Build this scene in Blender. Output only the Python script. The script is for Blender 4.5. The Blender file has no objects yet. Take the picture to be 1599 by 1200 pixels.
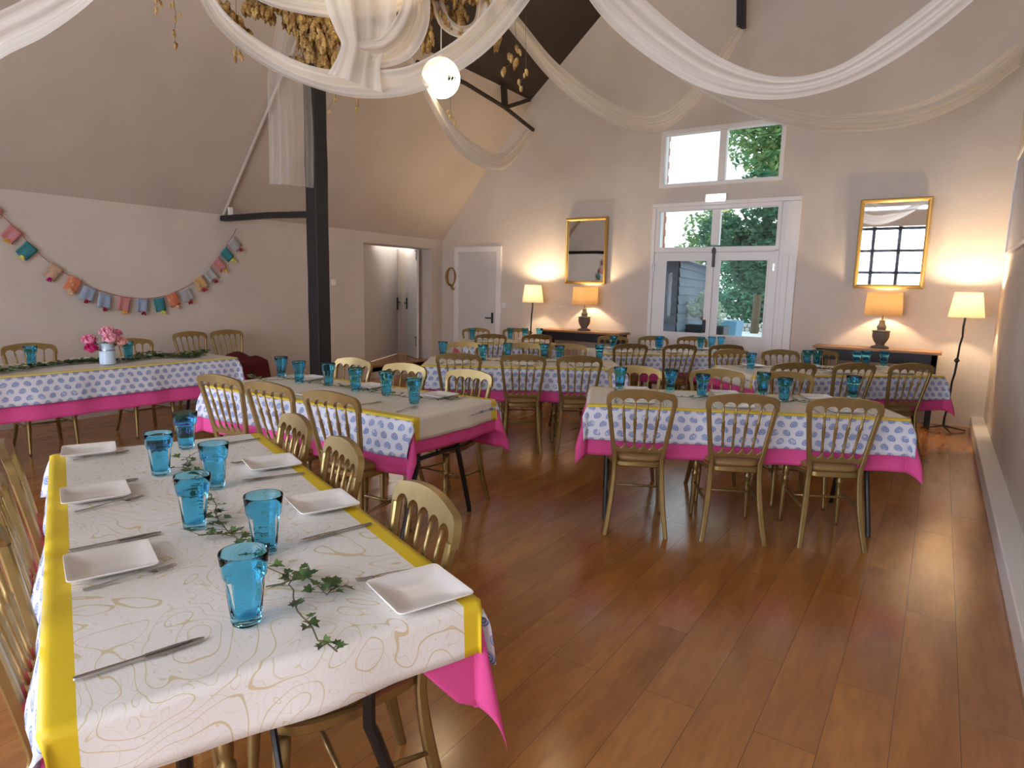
import bpy, bmesh, math, random
import numpy as np
from mathutils import Vector, Matrix
R = math.radians
PI = math.pi
S = bpy.context.scene
COL = S.collection

# ------------------------------------------------------------------ camera, world, exposure
CH = 1.44
YAW, PITCH, ROLL, FPX = .584362, .146256, .0220954, 1001.9
_f = np.array([-math.sin(YAW)*math.cos(PITCH), math.cos(YAW)*math.cos(PITCH), -math.sin(PITCH)])
_r0 = np.array([math.cos(YAW), math.sin(YAW), 0.0]); _u0 = np.cross(_r0, _f)
_r = math.cos(ROLL)*_r0 + math.sin(ROLL)*_u0
_u = -math.sin(ROLL)*_r0 + math.cos(ROLL)*_u0
cam_d = bpy.data.cameras.new('camera'); cam = bpy.data.objects.new('camera', cam_d); COL.objects.link(cam)
cam_d.sensor_width = 36.0; cam_d.lens = FPX/1599*36; cam_d.clip_start = .05; cam_d.clip_end = 300
cam.matrix_world = Matrix(((_r[0], _u[0], -_f[0], 0), (_r[1], _u[1], -_f[1], 0), (_r[2], _u[2], -_f[2], CH), (0, 0, 0, 1)))
S.camera = cam

def at(px, py, x=None, y=None, z=None, d=None):
    """point of the room on the sight line of a photo pixel, at a known plane or ground distance"""
    v = _f + _r*(px-800)/FPX - _u*(py-600)/FPX
    if z is not None: t = (z-CH)/v[2]
    elif y is not None: t = y/v[1]
    elif x is not None: t = x/v[0]
    else: t = d/math.hypot(v[0], v[1])
    return Vector((v[0]*t, v[1]*t, CH+v[2]*t))

S.view_settings.view_transform = 'Standard'
S.view_settings.look = 'None'
S.view_settings.exposure = 0.98
S.view_settings.gamma = 1.0
S.view_settings.use_curve_mapping = False

W = bpy.data.worlds.new('overcast_sky'); S.world = W; W.use_nodes = True
wn = W.node_tree; bg = wn.nodes['Background']
bg.inputs[0].default_value = (.80, .90, 1.0, 1); bg.inputs[1].default_value = 1.1

def area(name, loc, size, rot, power, col, spread=None):
    l = bpy.data.lights.new(name, 'AREA'); l.shape = 'RECTANGLE'; l.size, l.size_y = size
    l.energy = power; l.color = col
    if spread: l.spread = spread
    o = bpy.data.objects.new(name, l); COL.objects.link(o); o.location = loc; o.rotation_euler = rot
    return o
# daylight through the big rear glazing (behind the camera) and the gable window
area('daylight_rear_screen', (-2.1, -3.62, 1.9), (4.4, 2.9), (R(72), 0, 0), 225, (.85, .88, 1.0), R(150))
area('daylight_rear_upper', (-2.4, -3.5, 4.0), (3.6, .8), (R(70), 0, 0), 10, (.78, .84, 1.0))
area('added_side_daylight', (-7.85, -1.6, 1.45), (2.0, 1.3), (0, R(-82), 0), 140, (.62, .74, 1.0))  # added: cool daylight from an unseen side opening, to tint the right wall
area('daylight_gable', (-2.6, 9.25, 1.9), (1.7, 3.3), (R(-90), 0, 0), 1, (.72, .86, 1.0)).data.cycles.is_portal = True

def bulb(name, loc, power, col=(1.0, .74, .47), rad=.03):
    l = bpy.data.lights.new(name, 'POINT'); l.energy = power; l.color = col; l.shadow_soft_size = rad
    o = bpy.data.objects.new(name, l); COL.objects.link(o); o.location = loc
    return o

# ------------------------------------------------------------------ materials
def srgb(r, g, b):
    f = lambda c: c/12.92 if c <= .04045 else ((c+.055)/1.055)**2.4
    return (f(r), f(g), f(b), 1)
def mat(name, col, rough=.5, metal=0.0, **k):
    m = bpy.data.materials.new(name); m.use_nodes = True
    b = m.node_tree.nodes['Principled BSDF']
    b.inputs['Base Color'].default_value = col; b.inputs['Roughness'].default_value = rough
    b.inputs['Metallic'].default_value = metal
    for a, v in k.items(): b.inputs[a.replace('_', ' ')].default_value = v
    return m
class NT:
    def __init__(s, m): s.t = m.node_tree; s.b = s.t.nodes['Principled BSDF']
    def n(s, typ, **k):
        n = s.t.nodes.new('ShaderNode'+typ)
        for a, v in k.items(): setattr(n, a, v)
        return n
    def l(s, a, b): s.t.links.new(a, b)
    def math(s, op, a, b=None, c=None):
        n = s.n('Math', operation=op)
        for i, v in enumerate((a, b, c)):
            if v is None: continue
            if isinstance(v, (int, float)): n.inputs[i].default_value = v
            else: s.l(v, n.inputs[i])
        return n.outputs[0]
    def mix(s, fac, a, b):
        n = s.n('Mix', data_type='RGBA')
        for sock, v in ((n.inputs[0], fac), (n.inputs[6], a), (n.inputs[7], b)):
            if isinstance(v, (int, float)): sock.default_value = v
            elif isinstance(v, tuple): sock.default_value = v
            else: s.l(v, sock)
        return n.outputs[2]
    def noise(s, vec, scale, detail=3, rough=.5):
        n = s.n('TexNoise'); n.inputs['Scale'].default_value = scale; n.inputs['Detail'].default_value = detail
        n.inputs['Roughness'].default_value = rough
        if vec is not None: s.l(vec, n.inputs['Vector'])
        return n.outputs['Fac']
    def coord(s, which='Object'): return s.n('TexCoord').outputs[which]
    def uv(s):
        n = s.n('UVMap'); n.uv_map = 'UVMap'; return n.outputs[0]
    def bump(s, h, strength, dist=.01):
        n = s.n('Bump'); n.inputs['Strength'].default_value = strength; n.inputs['Distance'].default_value = dist
        s.l(h, n.inputs['Height']); s.l(n.outputs[0], s.b.inputs['Normal'])
    def ramp(s, fac, a, b):
        n = s.n('MapRange'); s.l(fac, n.inputs[0]); n.inputs[1].default_value = a; n.inputs[2].default_value = b
        return n.outputs[0]

def plaster(name, col, s=1.0):
    m = mat(name, col, .85); t = NT(m); c = t.coord()
    n1 = t.noise(c, 1.3, 4); n2 = t.noise(c, 9, 5, .6)
    dark = tuple(x*.88 for x in col[:3])+(1,)
    t.l(t.mix(t.ramp(n1, .35, .75), col, dark), t.b.inputs['Base Color'])
    t.bump(t.math('ADD', t.math('MULTIPLY', n1, 2.0), n2), .35*s, .012)
    return m
M = {}
M['wall'] = plaster('painted_plaster', (.68, .61, .535, 1))
M['rough_wall'] = plaster('rough_painted_brick', (.68, .61, .54, 1), 1.0)
M['ceil'] = plaster('ceiling_plaster', (.60, .53, .455, 1), .6)
M['white'] = mat('white_gloss_paint', (.80, .78, .77, 1), .4)
M['doorp'] = mat('grey_white_paint', (.64, .62, .60, 1), .5)
M['black'] = mat('black_paint', (.012, .012, .014, 1), .5)
M['blackm'] = mat('black_metal', (.01, .01, .011, 1), .35)
M['dark_boards'] = mat('dark_boards', (.035, .022, .014, 1), .7)
t = NT(M['dark_boards']); c = t.coord(); sx = t.n('SeparateXYZ'); t.l(c, sx.inputs[0])
t.bump(t.math('PINGPONG', t.math('MULTIPLY', sx.outputs[1], 1.0), .09), .6, .02)
# worn black post with chips
m = mat('worn_black_wood', (.016, .015, .016, 1), .55); M['post'] = m; t = NT(m)
n = t.noise(t.coord(), 26, 4, .7)
t.l(t.mix(t.ramp(n, .70, .74), (.014, .013, .014, 1), (.09, .085, .08, 1)), t.b.inputs['Base Color']); t.bump(n, .4)
# floor: oak planks along the room
m = mat('oak_planks', (.3, .15, .06, 1), .3, Specular_IOR_Level=.95); M['floor'] = m; t = NT(m)
c = t.coord(); sx = t.n('SeparateXYZ'); t.l(c, sx.inputs[0]); cx = t.n('CombineXYZ'); t.l(sx.outputs[1], cx.inputs[0]); t.l(sx.outputs[0], cx.inputs[1])
b = t.n('TexBrick', offset=.37, offset_frequency=2); t.l(cx.outputs[0], b.inputs['Vector'])
for k_, v_ in (('Scale', 1.0), ('Mortar Size', .0013), ('Brick Width', 1.28), ('Row Height', .192), ('Bias', 0.0), ('Mortar Smooth', .3)): b.inputs[k_].default_value = v_
b.inputs['Color1'].default_value = (0, 0, 0, 1); b.inputs['Color2'].default_value = (1, 1, 1, 1); b.inputs['Mortar'].default_value = (.5, .5, .5, 1)
mp = t.n('Mapping'); t.l(c, mp.inputs[0]); mp.inputs['Scale'].default_value = (1, .16, 1)
addv = t.n('VectorMath', operation='ADD'); t.l(mp.outputs[0], addv.inputs[0]); t.l(b.outputs['Color'], addv.inputs[1])
g1 = t.noise(addv.outputs[0], 5.5, 5, .6); g2 = t.noise(addv.outputs[0], 38, 3, .6)
wood = t.mix(t.ramp(g1, .3, .7), (.52, .215, .050, 1), (.30, .112, .026, 1))
wood = t.mix(t.math('MULTIPLY', t.ramp(g2, .45, .8), .35), wood, (.13, .055, .02, 1))
sepc = t.n('SeparateColor'); t.l(b.outputs['Color'], sepc.inputs[0])
wood = t.mix(t.math('MULTIPLY', sepc.outputs[0], .17), wood, (.42, .22, .09, 1))
wood = t.mix(t.math('MULTIPLY', b.outputs['Fac'], .75), wood, (.04, .02, .01, 1))
t.l(wood, t.b.inputs['Base Color'])
t.l(t.math('ADD', t.math('MULTIPLY', g2, .10), .13), t.b.inputs['Roughness'])
t.bump(t.math('ADD', t.math('MULTIPLY', g2, .3), t.math('MULTIPLY', b.outputs['Fac'], -1.0)), .22, .004)
# gold chair paint
m = mat('gold_paint', (.33, .225, .085, 1), .36, .72); M['gold'] = m; t = NT(m)
n = t.noise(t.coord(), 14, 4); t.l(t.mix(n, (.40, .28, .11, 1), (.26, .175, .065, 1)), t.b.inputs['Base Color'])
M['pad'] = mat('brown_gold_seat_pad', (.27, .155, .05, 1), .5)
M['gilt'] = mat('gilt_frame', (.62, .40, .12, 1), .32, .75)
M['mirror'] = mat('mirror_glass', (.86, .88, .88, 1), .015, 1.0)
M['pane'] = bpy.data.materials.new('window_glass'); M['pane'].use_nodes = True
nt = M['pane'].node_tree; nt.nodes.clear(); o_ = nt.nodes.new('ShaderNodeOutputMaterial'); tr = nt.nodes.new('ShaderNodeBsdfTransparent'); gl = nt.nodes.new('ShaderNodeBsdfGlossy'); fr = nt.nodes.new('ShaderNodeFresnel'); mx = nt.nodes.new('ShaderNodeMixShader')
gl.inputs['Roughness'].default_value = .01; tr.inputs[0].default_value = (.97, 1, .99, 1); fr.inputs[0].default_value = 1.45
nt.links.new(fr.outputs[0], mx.inputs[0]); nt.links.new(tr.outputs[0], mx.inputs[1]); nt.links.new(gl.outputs[0], mx.inputs[2]); nt.links.new(mx.outputs[0], o_.inputs[0])
# blue tumbler glass
M['blue'] = mat('blue_glass', (.34, .79, 1.0, 1), .02, 0, IOR=1.25, Transmission_Weight=1.0)
M['china'] = mat('white_china', (.80, .76, .72, 1), .22)
M['steel'] = mat('cutlery_steel', (.46, .45, .44, 1), .25, 1.0)
M['leaf'] = mat('ivy_leaf', (.035, .085, .02, 1), .4); t = NT(M['leaf'])
n = t.noise(t.coord(), 30, 2); t.l(t.mix(t.ramp(n, .35, .65), (.02, .055, .016, 1), (.09, .15, .04, 1)), t.b.inputs['Base Color'])
M['stem'] = mat('ivy_stem', (.10, .075, .035, 1), .7)

def cloth_shader(m, tl=.25):
    """give a cloth a little light from behind"""
    nt = m.node_tree; b = nt.nodes['Principled BSDF']; o = [n for n in nt.nodes if n.type == 'OUTPUT_MATERIAL'][0]
    tn = nt.nodes.new('ShaderNodeBsdfTranslucent'); mx = nt.nodes.new('ShaderNodeMixShader'); mx.inputs[0].default_value = tl
    if b.inputs['Base Color'].links: nt.links.new(b.inputs['Base Color'].links[0].from_socket, tn.inputs[0])
    else: tn.inputs[0].default_value = b.inputs['Base Color'].default_value
    nt.links.new(b.outputs[0], mx.inputs[1]); nt.links.new(tn.outputs[0], mx.inputs[2]); nt.links.new(mx.outputs[0], o.inputs[0])
M['pink'] = mat('pink_cotton', (.80, .060, .30, 1), .8); t = NT(M['pink'])
n = t.noise(t.coord(), 3, 3); t.l(t.mix(n, (.88, .115, .38, 1), (.74, .075, .30, 1)), t.b.inputs['Base Color']); t.bump(t.noise(t.coord(), 7, 4), .3, .02)
cloth_shader(M['pink'], .2)

def print_cloth(name):
    """white cotton with rows of block-printed blue paisley shells"""
    m = mat(name, (.8, .8, .85, 1), .8); t = NT(m); uv = t.uv()
    sp = t.n('SeparateXYZ'); t.l(uv, sp.inputs[0])
    P = .072
    yy = t.math('DIVIDE', sp.outputs[1], P*.72); row = t.math('FLOOR', yy)
    xx = t.math('ADD', t.math('DIVIDE', sp.outputs[0], P), t.math('MULTIPLY', t.math('MODULO', row, 2.0), .5))
    col = t.math('FLOOR', xx)
    fx = t.math('SUBTRACT', t.math('FRACT', xx), .5); fy = t.math('SUBTRACT', t.math('FRACT', yy), .5)
    cv = t.n('CombineXYZ'); t.l(col, cv.inputs[0]); t.l(row, cv.inputs[1])
    wn_ = t.n('TexWhiteNoise'); wn_.noise_dimensions = '2D'; t.l(cv.outputs[0], wn_.inputs[0])
    flip = t.math('SUBTRACT', t.math('MULTIPLY', t.math('GREATER_THAN', wn_.outputs[0], .5), 2.0), 1.0)
    fx = t.math('MULTIPLY', fx, flip)
    # paisley: circle pinched to a tail on one side
    tail = t.math('MULTIPLY', t.math('MAXIMUM', t.math('MULTIPLY', fx, -1.0), 0.0), .55)
    gy = t.math('ADD', fy, tail)
    r = t.math('SQRT', t.math('ADD', t.math('MULTIPLY', t.math('MULTIPLY', fx, fx), 1.05), t.math('MULTIPLY', t.math('MULTIPLY', gy, gy), .78)))
    ang = t.math('ARCTAN2', gy, fx)
    body = t.math('LESS_THAN', r, .33)
    sw = t.math('SINE', t.math('ADD', t.math('MULTIPLY', r, 44.0), ang))
    line = t.math('GREATER_THAN', sw, .05)
    ink = t.math('MULTIPLY', body, t.math('ADD', .38, t.math('MULTIPLY', line, .62)))
    n = t.noise(uv, 30, 2)
    ink = t.math('MULTIPLY', ink, t.ramp(n, .25, .45))
    t.l(t.mix(ink, (.76, .77, .84, 1), (.13, .22, .52, 1)), t.b.inputs['Base Color'])
    t.bump(t.noise(t.coord(), 6, 4), .3, .02)
    cloth_shader(m, .15)
    return m
M['print'] = print_cloth('blue_paisley_print')

def top_cloth(name, halfw, base, yellow, lines):
    """cream cloth with a yellow border down both long edges and faint mustard paisley outlines"""
    m = mat(name, base, .48); t = NT(m); uv = t.uv()
    sp = t.n('SeparateXYZ'); t.l(uv, sp.inputs[0])
    n0 = t.n('TexNoise'); n0.inputs['Scale'].default_value = 3.6; n0.inputs['Detail'].default_value = 1.0; n0.inputs['Distortion'].default_value = 1.6; t.l(uv, n0.inputs['Vector'])
    a = t.math('ABSOLUTE', t.math('SINE', t.math('MULTIPLY', n0.outputs['Fac'], 34.0)))
    n2 = t.n('TexNoise'); n2.inputs['Scale'].default_value = 9.0; n2.inputs['Detail'].default_value = .5; n2.inputs['Distortion'].default_value = 2.2; t.l(uv, n2.inputs['Vector'])
    b2 = t.math('ABSOLUTE', t.math('SINE', t.math('MULTIPLY', n2.outputs['Fac'], 24.0)))
    l1 = t.math('LESS_THAN', a, .13); l2 = t.math('MULTIPLY', t.math('LESS_THAN', b2, .10), .7)
    ink = t.math('MULTIPLY', t.math('MAXIMUM', l1, l2), lines)
    c = t.mix(ink, base, (.62, .47, .16, 1))
    bord = t.math('GREATER_THAN', t.math('ABSOLUTE', sp.outputs[1]), halfw)
    t.l(t.mix(bord, c, yellow), t.b.inputs['Base Color'])
    t.bump(t.noise(uv, 5, 5), .35, .012)
    cloth_shader(m, .12)
    return m

# ------------------------------------------------------------------ mesh builder
class MB:
    def frame(s, x0, x1, z0, z1, y0, y1, l, r, b, t):
        o = [(x0, z0), (x1, z0), (x1, z1), (x0, z1)]; i = [(x0+l, z0+b), (x1-r, z0+b), (x1-r, z1-t), (x0+l, z1-t)]
        vs = [(x, y, z) for y in (y0, y1) for P in (o, i) for x, z in P]; fs = []
        for k in range(4):
            j = (k+1) % 4
            fs += [(k, j, 4+j, 4+k), (8+k, 12+k, 12+j, 8+j), (k, 8+k, 8+j, j), (4+k, 4+j, 12+j, 12+k)]
        return s.add(vs, fs)
    def __init__(s): s.v = []; s.f = []; s.uv = None
    def add(s, vs, fs):
        o = len(s.v); s.v += [tuple(p) for p in vs]; s.f += [tuple(i+o for i in f) for f in fs]; return s
    def box(s, a, b, M_=None):
        x0, y0, z0 = a; x1, y1, z1 = b
        vs = [(x0, y0, z0), (x1, y0, z0), (x1, y1, z0), (x0, y1, z0), (x0, y0, z1), (x1, y0, z1), (x1, y1, z1), (x0, y1, z1)]
        if M_ is not None: vs = [M_ @ Vector(p) for p in vs]
        return s.add(vs, [(3, 2, 1, 0), (4, 5, 6, 7), (0, 1, 5, 4), (1, 2, 6, 5), (2, 3, 7, 6), (3, 0, 4, 7)])
    def rings(s, rs, closed=True, caps=True):
        n = len(rs[0]); vs = [p for r in rs for p in r]; fs = []
        for i in range(len(rs)-1):
            for j in range(n if closed else n-1):
                k = (j+1) % n
                fs.append((i*n+j, i*n+k, (i+1)*n+k, (i+1)*n+j))
        if caps and closed:
            fs.append(tuple(range(n-1, -1, -1))); fs.append(tuple((len(rs)-1)*n+j for j in range(n)))
        return s.add(vs, fs)
    def tube(s, pts, r, n=8, sq=False):
        pts = [Vector(p) for p in pts]; rs = []
        rad = r if isinstance(r, (list, tuple)) else [r]*len(pts)
        prev = None
        for i, p in enumerate(pts):
            d = (pts[min(i+1, len(pts)-1)]-pts[max(i-1, 0)]).normalized()
            if prev is None:
                a = Vector((0, 0, 1)) if abs(d.z) < .9 else Vector((1, 0, 0))
            else: a = prev
            x = (a - d*a.dot(d)).normalized(); y = d.cross(x); prev = x
            if sq:
                q = rad[i] if isinstance(rad[i], tuple) else (rad[i], rad[i])
                rs.append([p+x*(q[0]*sx)+y*(q[1]*sy) for sx, sy in ((1, 1), (-1, 1), (-1, -1), (1, -1))])
            else: rs.append([p+(x*math.cos(2*PI*k/n)+y*math.sin(2*PI*k/n))*rad[i] for k in range(n)])
        return s.rings(rs)
    def lathe(s, prof, n=24, c=(0, 0, 0), facet=None):
        rs = []
        for r, z in prof:
            rs.append([(c[0]+r*math.cos(2*PI*k/n), c[1]+r*math.sin(2*PI*k/n), c[2]+z) for k in range(n)])
        return s.rings(rs, caps=True)
    def spindle(s, p0, p1, prof, n=10):
        p0, p1 = Vector(p0), Vector(p1); d = p1-p0
        return s.tube([p0+d*t_ for t_, r in prof], [r for t_, r in prof], n)
    def prism(s, poly, y0, y1):
        """polygon in XZ pushed along Y"""
        n = len(poly)
        return s.add([(x, y0, z) for x, z in poly]+[(x, y1, z) for x, z in poly],
                     [tuple(range(n)), tuple(range(2*n-1, n-1, -1))]+[(i, i+n, (i+1) % n+n, (i+1) % n) for i in range(n)])
    def build(s, name, m, parent=None, smooth=False, bevel=0, uvs=None, loc=None, weld=False):
        me = bpy.data.meshes.new(name); me.from_pydata(s.v, [], s.f); me.validate(); 
        if uvs is not None:
            l = me.uv_layers.new(name='UVMap')
            for lp in me.loops: l.data[lp.index].uv = uvs[lp.vertex_index]
        bm = bmesh.new(); bm.from_mesh(me)
        if uvs is None: bmesh.ops.recalc_face_normals(bm, faces=bm.faces)
        bm.to_mesh(me); bm.free()
        me.materials.append(m)
        if smooth:
            me.shade_smooth()
            if smooth != 'full': me.set_sharp_from_angle(angle=R(40))
        o = bpy.data.objects.new(name, me); COL.objects.link(o)
        if parent: o.parent = parent
        if loc is not None: o.location = loc
        if bevel:
            bv = o.modifiers.new('bevel', 'BEVEL'); bv.width = bevel; bv.segments = 2; bv.limit_method = 'ANGLE'; bv.angle_limit = R(35)
        return o
def tag(o, label=None, cat=None, group=None, kind=None):
    if label: o['label'] = label
    if cat: o['category'] = cat
    if group: o['group'] = group
    if kind: o['kind'] = kind
    return o
def empty(name, loc=(0, 0, 0), rz=0):
    o = bpy.data.objects.new(name, None); o.empty_display_size = .1; COL.objects.link(o); o.location = loc; o.rotation_euler = (0, 0, rz); return o
def kids(o): return KID.get(o.name, [])
def copy_tree(o, parent=None):
    c = o.copy(); COL.objects.link(c); c.parent = parent
    for ch in list(o.children): copy_tree(ch, c)
    return c
def struct(name, mb, m, parent=None, **k):
    o = mb.build(name, m, parent, **k)
    if parent is None: o['kind'] = 'structure'
    return o

# ------------------------------------------------------------------ room shell
XL, XR, YB, YF = -7.38, .51, 8.85, -3.2
EAV = 2.26
KX, KZ = -5.62, 4.35       # where plaster slope meets dark boards
RX, RZ = -2.6, 6.95        # ridge
RR = 5.0                   # right eaves
struct('floor', MB().box((XL-.02, YF-.1, -.1), (XR+.02, YB+.02, 0)), M['floor'])
# back (gable) wall
def roof_z(x):
    if x < KX: return EAV+(x-XL)*(KZ-EAV)/(KX-XL)
    if x < RX: return KZ+(x-KX)*(RZ-KZ)/(RX-KX)
    return RZ+(x-RX)*(RR-RZ)/(XR-RX)
def gable_strip(mb, x0, x1, z0, y0, y1):
    xs = sorted([x0, x1]+[q for q in (KX, RX) if x0 < q < x1])
    poly = [(x0, z0), (x1, z0)]+[(x, roof_z(x)) for x in reversed(xs)]
    mb.prism(poly, y0, y1)
LW0, LW1 = -3.47, -1.60     # door and window opening
mb = MB(); T_ = .28
gable_strip(mb, XL-.05, LW0, 0, YB, YB+T_)
gable_strip(mb, LW1, XR+.3, 0, YB, YB+T_)
gable_strip(mb, LW0, LW1, 3.64, YB, YB+T_)
mb.box((LW0, YB, 2.63), (LW1, YB+T_, 2.88))
mb.box((-1.83, YB, 2.88), (LW1, YB+T_, 3.64)); mb.box((LW0, YB, 2.88), (-3.45, YB+T_, 3.64))
struct('wall_back', mb, M['wall'])
# right wall, with low plinth ledge
mb = MB().box((XR, YF, 0), (XR+.25, YB, RR+.1))
struct('wall_right', mb, M['wall'])
struct('baseboard_right', MB().box((.39, YF, 0), (XR+.01, YB, .13)), M['white'], bevel=.008)
# left wall with doorway
DY0, DY1, DZ1, DZ0 = 7.0, 8.57, 2.10, .2
mb = MB(); LT = .42
mb.box((XL-LT, YF, 0), (XL, -2.7, EAV+.03)); mb.box((XL-LT, -.5, 0), (XL, DY0, EAV+.03)); mb.box((XL-LT, -2.7, 0), (XL, -.5, .7)); mb.box((XL-LT, -2.7, 2.1), (XL, -.5, EAV+.03)); mb.box((XL-LT, DY1, 0), (XL, YB, EAV+.03)); mb.box((XL-LT, DY0, DZ1), (XL, DY1, EAV+.03)); mb.box((XL-LT, DY0, 0), (XL, DY1, .17))
struct('wall_left', mb, M['rough_wall'])
struct('trim_1', MB().box((XL, 6.0, 0), (XL+.09, DY0+.05, .27)), M['wall'], bevel=.01)
struct('trim_2', MB().box((XL-2.4, DY0-.9, .1), (XL-.0, DY1+.25, DZ0)), M['floor'])
# small lobby beyond the doorway
mb = MB(); lx = XL-2.3
mb.box((lx-.05, DY0-.9, DZ0), (lx, DY1+.25, 2.4)); mb.box((lx, DY0-.95, DZ0), (XL-LT, DY0-.9, 2.4)); mb.box((lx, DY1+.25, DZ0), (XL-LT, DY1+.3, 2.4)); mb.box((lx, DY0-.9, 2.4), (XL-LT, DY1+.25, 2.45))
struct('wall_lobby', mb, M['wall'])
bulb('lobby_light', (XL-1.4, DY0+1.2, 2.2), 95, (.92, .94, 1.0), .1)
# front (rear of the camera) wall with tall black-framed glazing
mb = MB()
GX0, GX1 = -4.3, .1
gable_strip(mb, XL, GX0, 0, YF-T_, YF); gable_strip(mb, GX1, XR, 0, YF-T_, YF); gable_strip(mb, GX0, GX1, 4.6, YF-T_, YF)
mb.box((GX0, YF-T_, 2.75), (GX1, YF, 3.4)); mb.box((GX0, YF-T_, 0), (GX1, YF, .25))
mb.box((GX0, YF-T_, 3.4), (-4.19, YF, 4.6)); mb.box((-.6, YF-T_, 3.4), (GX1, YF, 4.6))
struct('wall_front', mb, M['wall'])
mb = MB()
for x in np.linspace(GX0, GX1, 8): mb.box((x-.05, YF-.2, .25), (x+.05, YF-.12, 2.75))
for z in (.28, .9, 1.5, 2.1, 2.70): mb.box((GX0, YF-.2, z-.045), (GX1, YF-.12, z+.045))
struct('window_4', mb, M['black'])
mb = MB()
for x in np.linspace(-4.2, -.6, 4): mb.box((x-.035, YF-.2, 3.4), (x+.035, YF-.12, 4.6))
for z in (3.43, 4.57): mb.box((-4.2, YF-.2, z-.035), (-.6, YF-.12, z+.035))
struct('window_5', mb, M['black'])
mb = MB()
mb.frame(-2.7, -.5, .7, 2.1, 0, .06, .06, .06, .06, .06); mb.box((-1.63, .005, .75), (-1.57, .055, 2.05)); mb.v = [(XL-.2+y, x, z) for x, y, z in mb.v]
struct('window_added', mb, M['white'])  # frame of the side window added behind the camera for that cool light
# ceilings
def slab(x0, z0, x1, z1, th=.12):
    n = Vector((-(z1-z0), 0, x1-x0)).normalized()*th
    if n.z < 0: n = -n
    mb = MB(); poly = [(x0, z0), (x1, z1), (x1+n.x, z1+n.z), (x0+n.x, z0+n.z)]
    return mb.prism(poly, YF-.3, YB+.3)
struct('ceiling', slab(XL-.02, EAV-.02, KX, KZ), M['ceil'])
struct('ceiling.001', slab(KX, KZ, RX, RZ), M['dark_boards'])
struct('ceiling.002', slab(RX, RZ, XR+.25, RR-.15), M['ceil'])
# thin pipe just under the slope above the tie
d_ = Vector((KX-XL, 0, KZ-EAV)).normalized(); n_ = Vector((d_.z, 0, -d_.x))
rp = [Vector((XL+.02, 4.7, EAV+.02)), Vector((KX, 4.7, KZ))]
mb = MB().tube([rp[0]-n_*-.02, rp[1]-n_*-.02], .018, 8)
struct('trim_3', mb, M['ceil'])

# ------------------------------------------------------------------ post, tie, purlin rod
post = empty('timber_post', (-5.65, 4.7, 0)); tag(post, 'tall worn black timber post rising beside the table before it', 'post')
mb = MB(); rnd = random.Random(3)
rs = []
for i in range(15):
    z = 4.2*i/14; w = .083+rnd.uniform(-.002, .002)
    rs.append([(sx*w+rnd.uniform(-.002, .002), sy*w+rnd.uniform(-.002, .002), z) for sx, sy in ((1, 1), (-1, 1), (-1, -1), (1, -1))])
mb.rings(rs); mb.build('post_shaft', M['post'], post, bevel=.008)
mb = MB().tube([(-.06, 0, 2.19), (-.8, .01, 2.215), (-1.71, 0, 2.215)], [(.032, .045)]*3, sq=True)
tie = mb.build('tie_beam', M['post'], post, bevel=.006)
MB().box((-1.58, -.02, 2.24), (-1.54, .02, 2.34)).build('bracket', M['white'], tie)
a0 = at(652, 97, x=-5.5); a1 = at(789, 168, x=-5.55); a2 = Vector((-5.55, 8.83, at(827, 204, y=8.83).z))
pr = empty('purlin_brace', a2)
tag(pr, 'dark curved timber rod and struts under the dark boards near the gable wall', 'roof brace')
L_ = lambda p: Vector(p)-a2
am = at(727, 130, x=-5.52)
MB().tube([L_(a0), L_(am), L_(a1), L_(a2)], .028, 8).build('rod', M['dark_boards'], pr, smooth=True)
s0 = at(787, 134, x=-5.6); MB().tube([L_(a1), L_(s0)], [(.035, .035)]*2, sq=True).build('strut', M['dark_boards'], pr)
s1 = at(827, 156, x=-5.62); MB().tube([L_(a1), L_(s1)], [(.025, .025)]*2, sq=True).build('strut', M['dark_boards'], pr)
hp = at(1158, 44, y=8.6)
hk = MB().tube([(0, 0, 0), (-.06, -.1, 1.4)], [(.045, .06)]*2, sq=True).build('hanging_strut', M['post'], loc=hp)
tag(hk, 'short black strut dropping from the roof high on the gable wall', 'roof strut')

# ------------------------------------------------------------------ gable windows and doors
def xw(px, py): return at(px, py, y=YB).x
def zw(px, py): return at(px, py, y=YB).z
fy0, fy1 = YB-.03, YB+.09
wx0, wx1 = -3.47, -1.60
# upper window
u = MB(); UX0, UX1, UZ0, UZ1, UM = -3.45, -1.83, 2.88, 3.64, (xw(1124, 250)+xw(1133, 250))/2
u.frame(UX0, UX1, UZ0, UZ1, fy0, fy1, .06, .05, .05, .06); u.box((UM-.045, fy0+.004, UZ0+.052), (UM+.045, fy1-.004, UZ1-.062))
w1 = struct('window_1', u, M['white'], bevel=.006)
MB().box((UX0+.02, YB+.03, UZ0+.02), (UX1-.02, YB+.036, UZ1-.02)).build('pane', M['pane'], w1)
# transom light above the doors
TX1 = xw(1216, 350); TM = (xw(1113, 350)+xw(1124, 350))/2
u = MB(); u.frame(wx0, TX1+.04, 2.0, 2.62, fy0, fy1, .055, .05, .07, .055); u.box((TM-.05, fy0+.004, 2.092), (TM+.05, fy1-.004, 2.563))
w2 = struct('window_2', u, M['white'], bevel=.006)
MB().box((wx0+.02, YB+.03, 2.06), (TX1, YB+.036, 2.6)).build('pane', M['pane'], w2)
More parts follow.
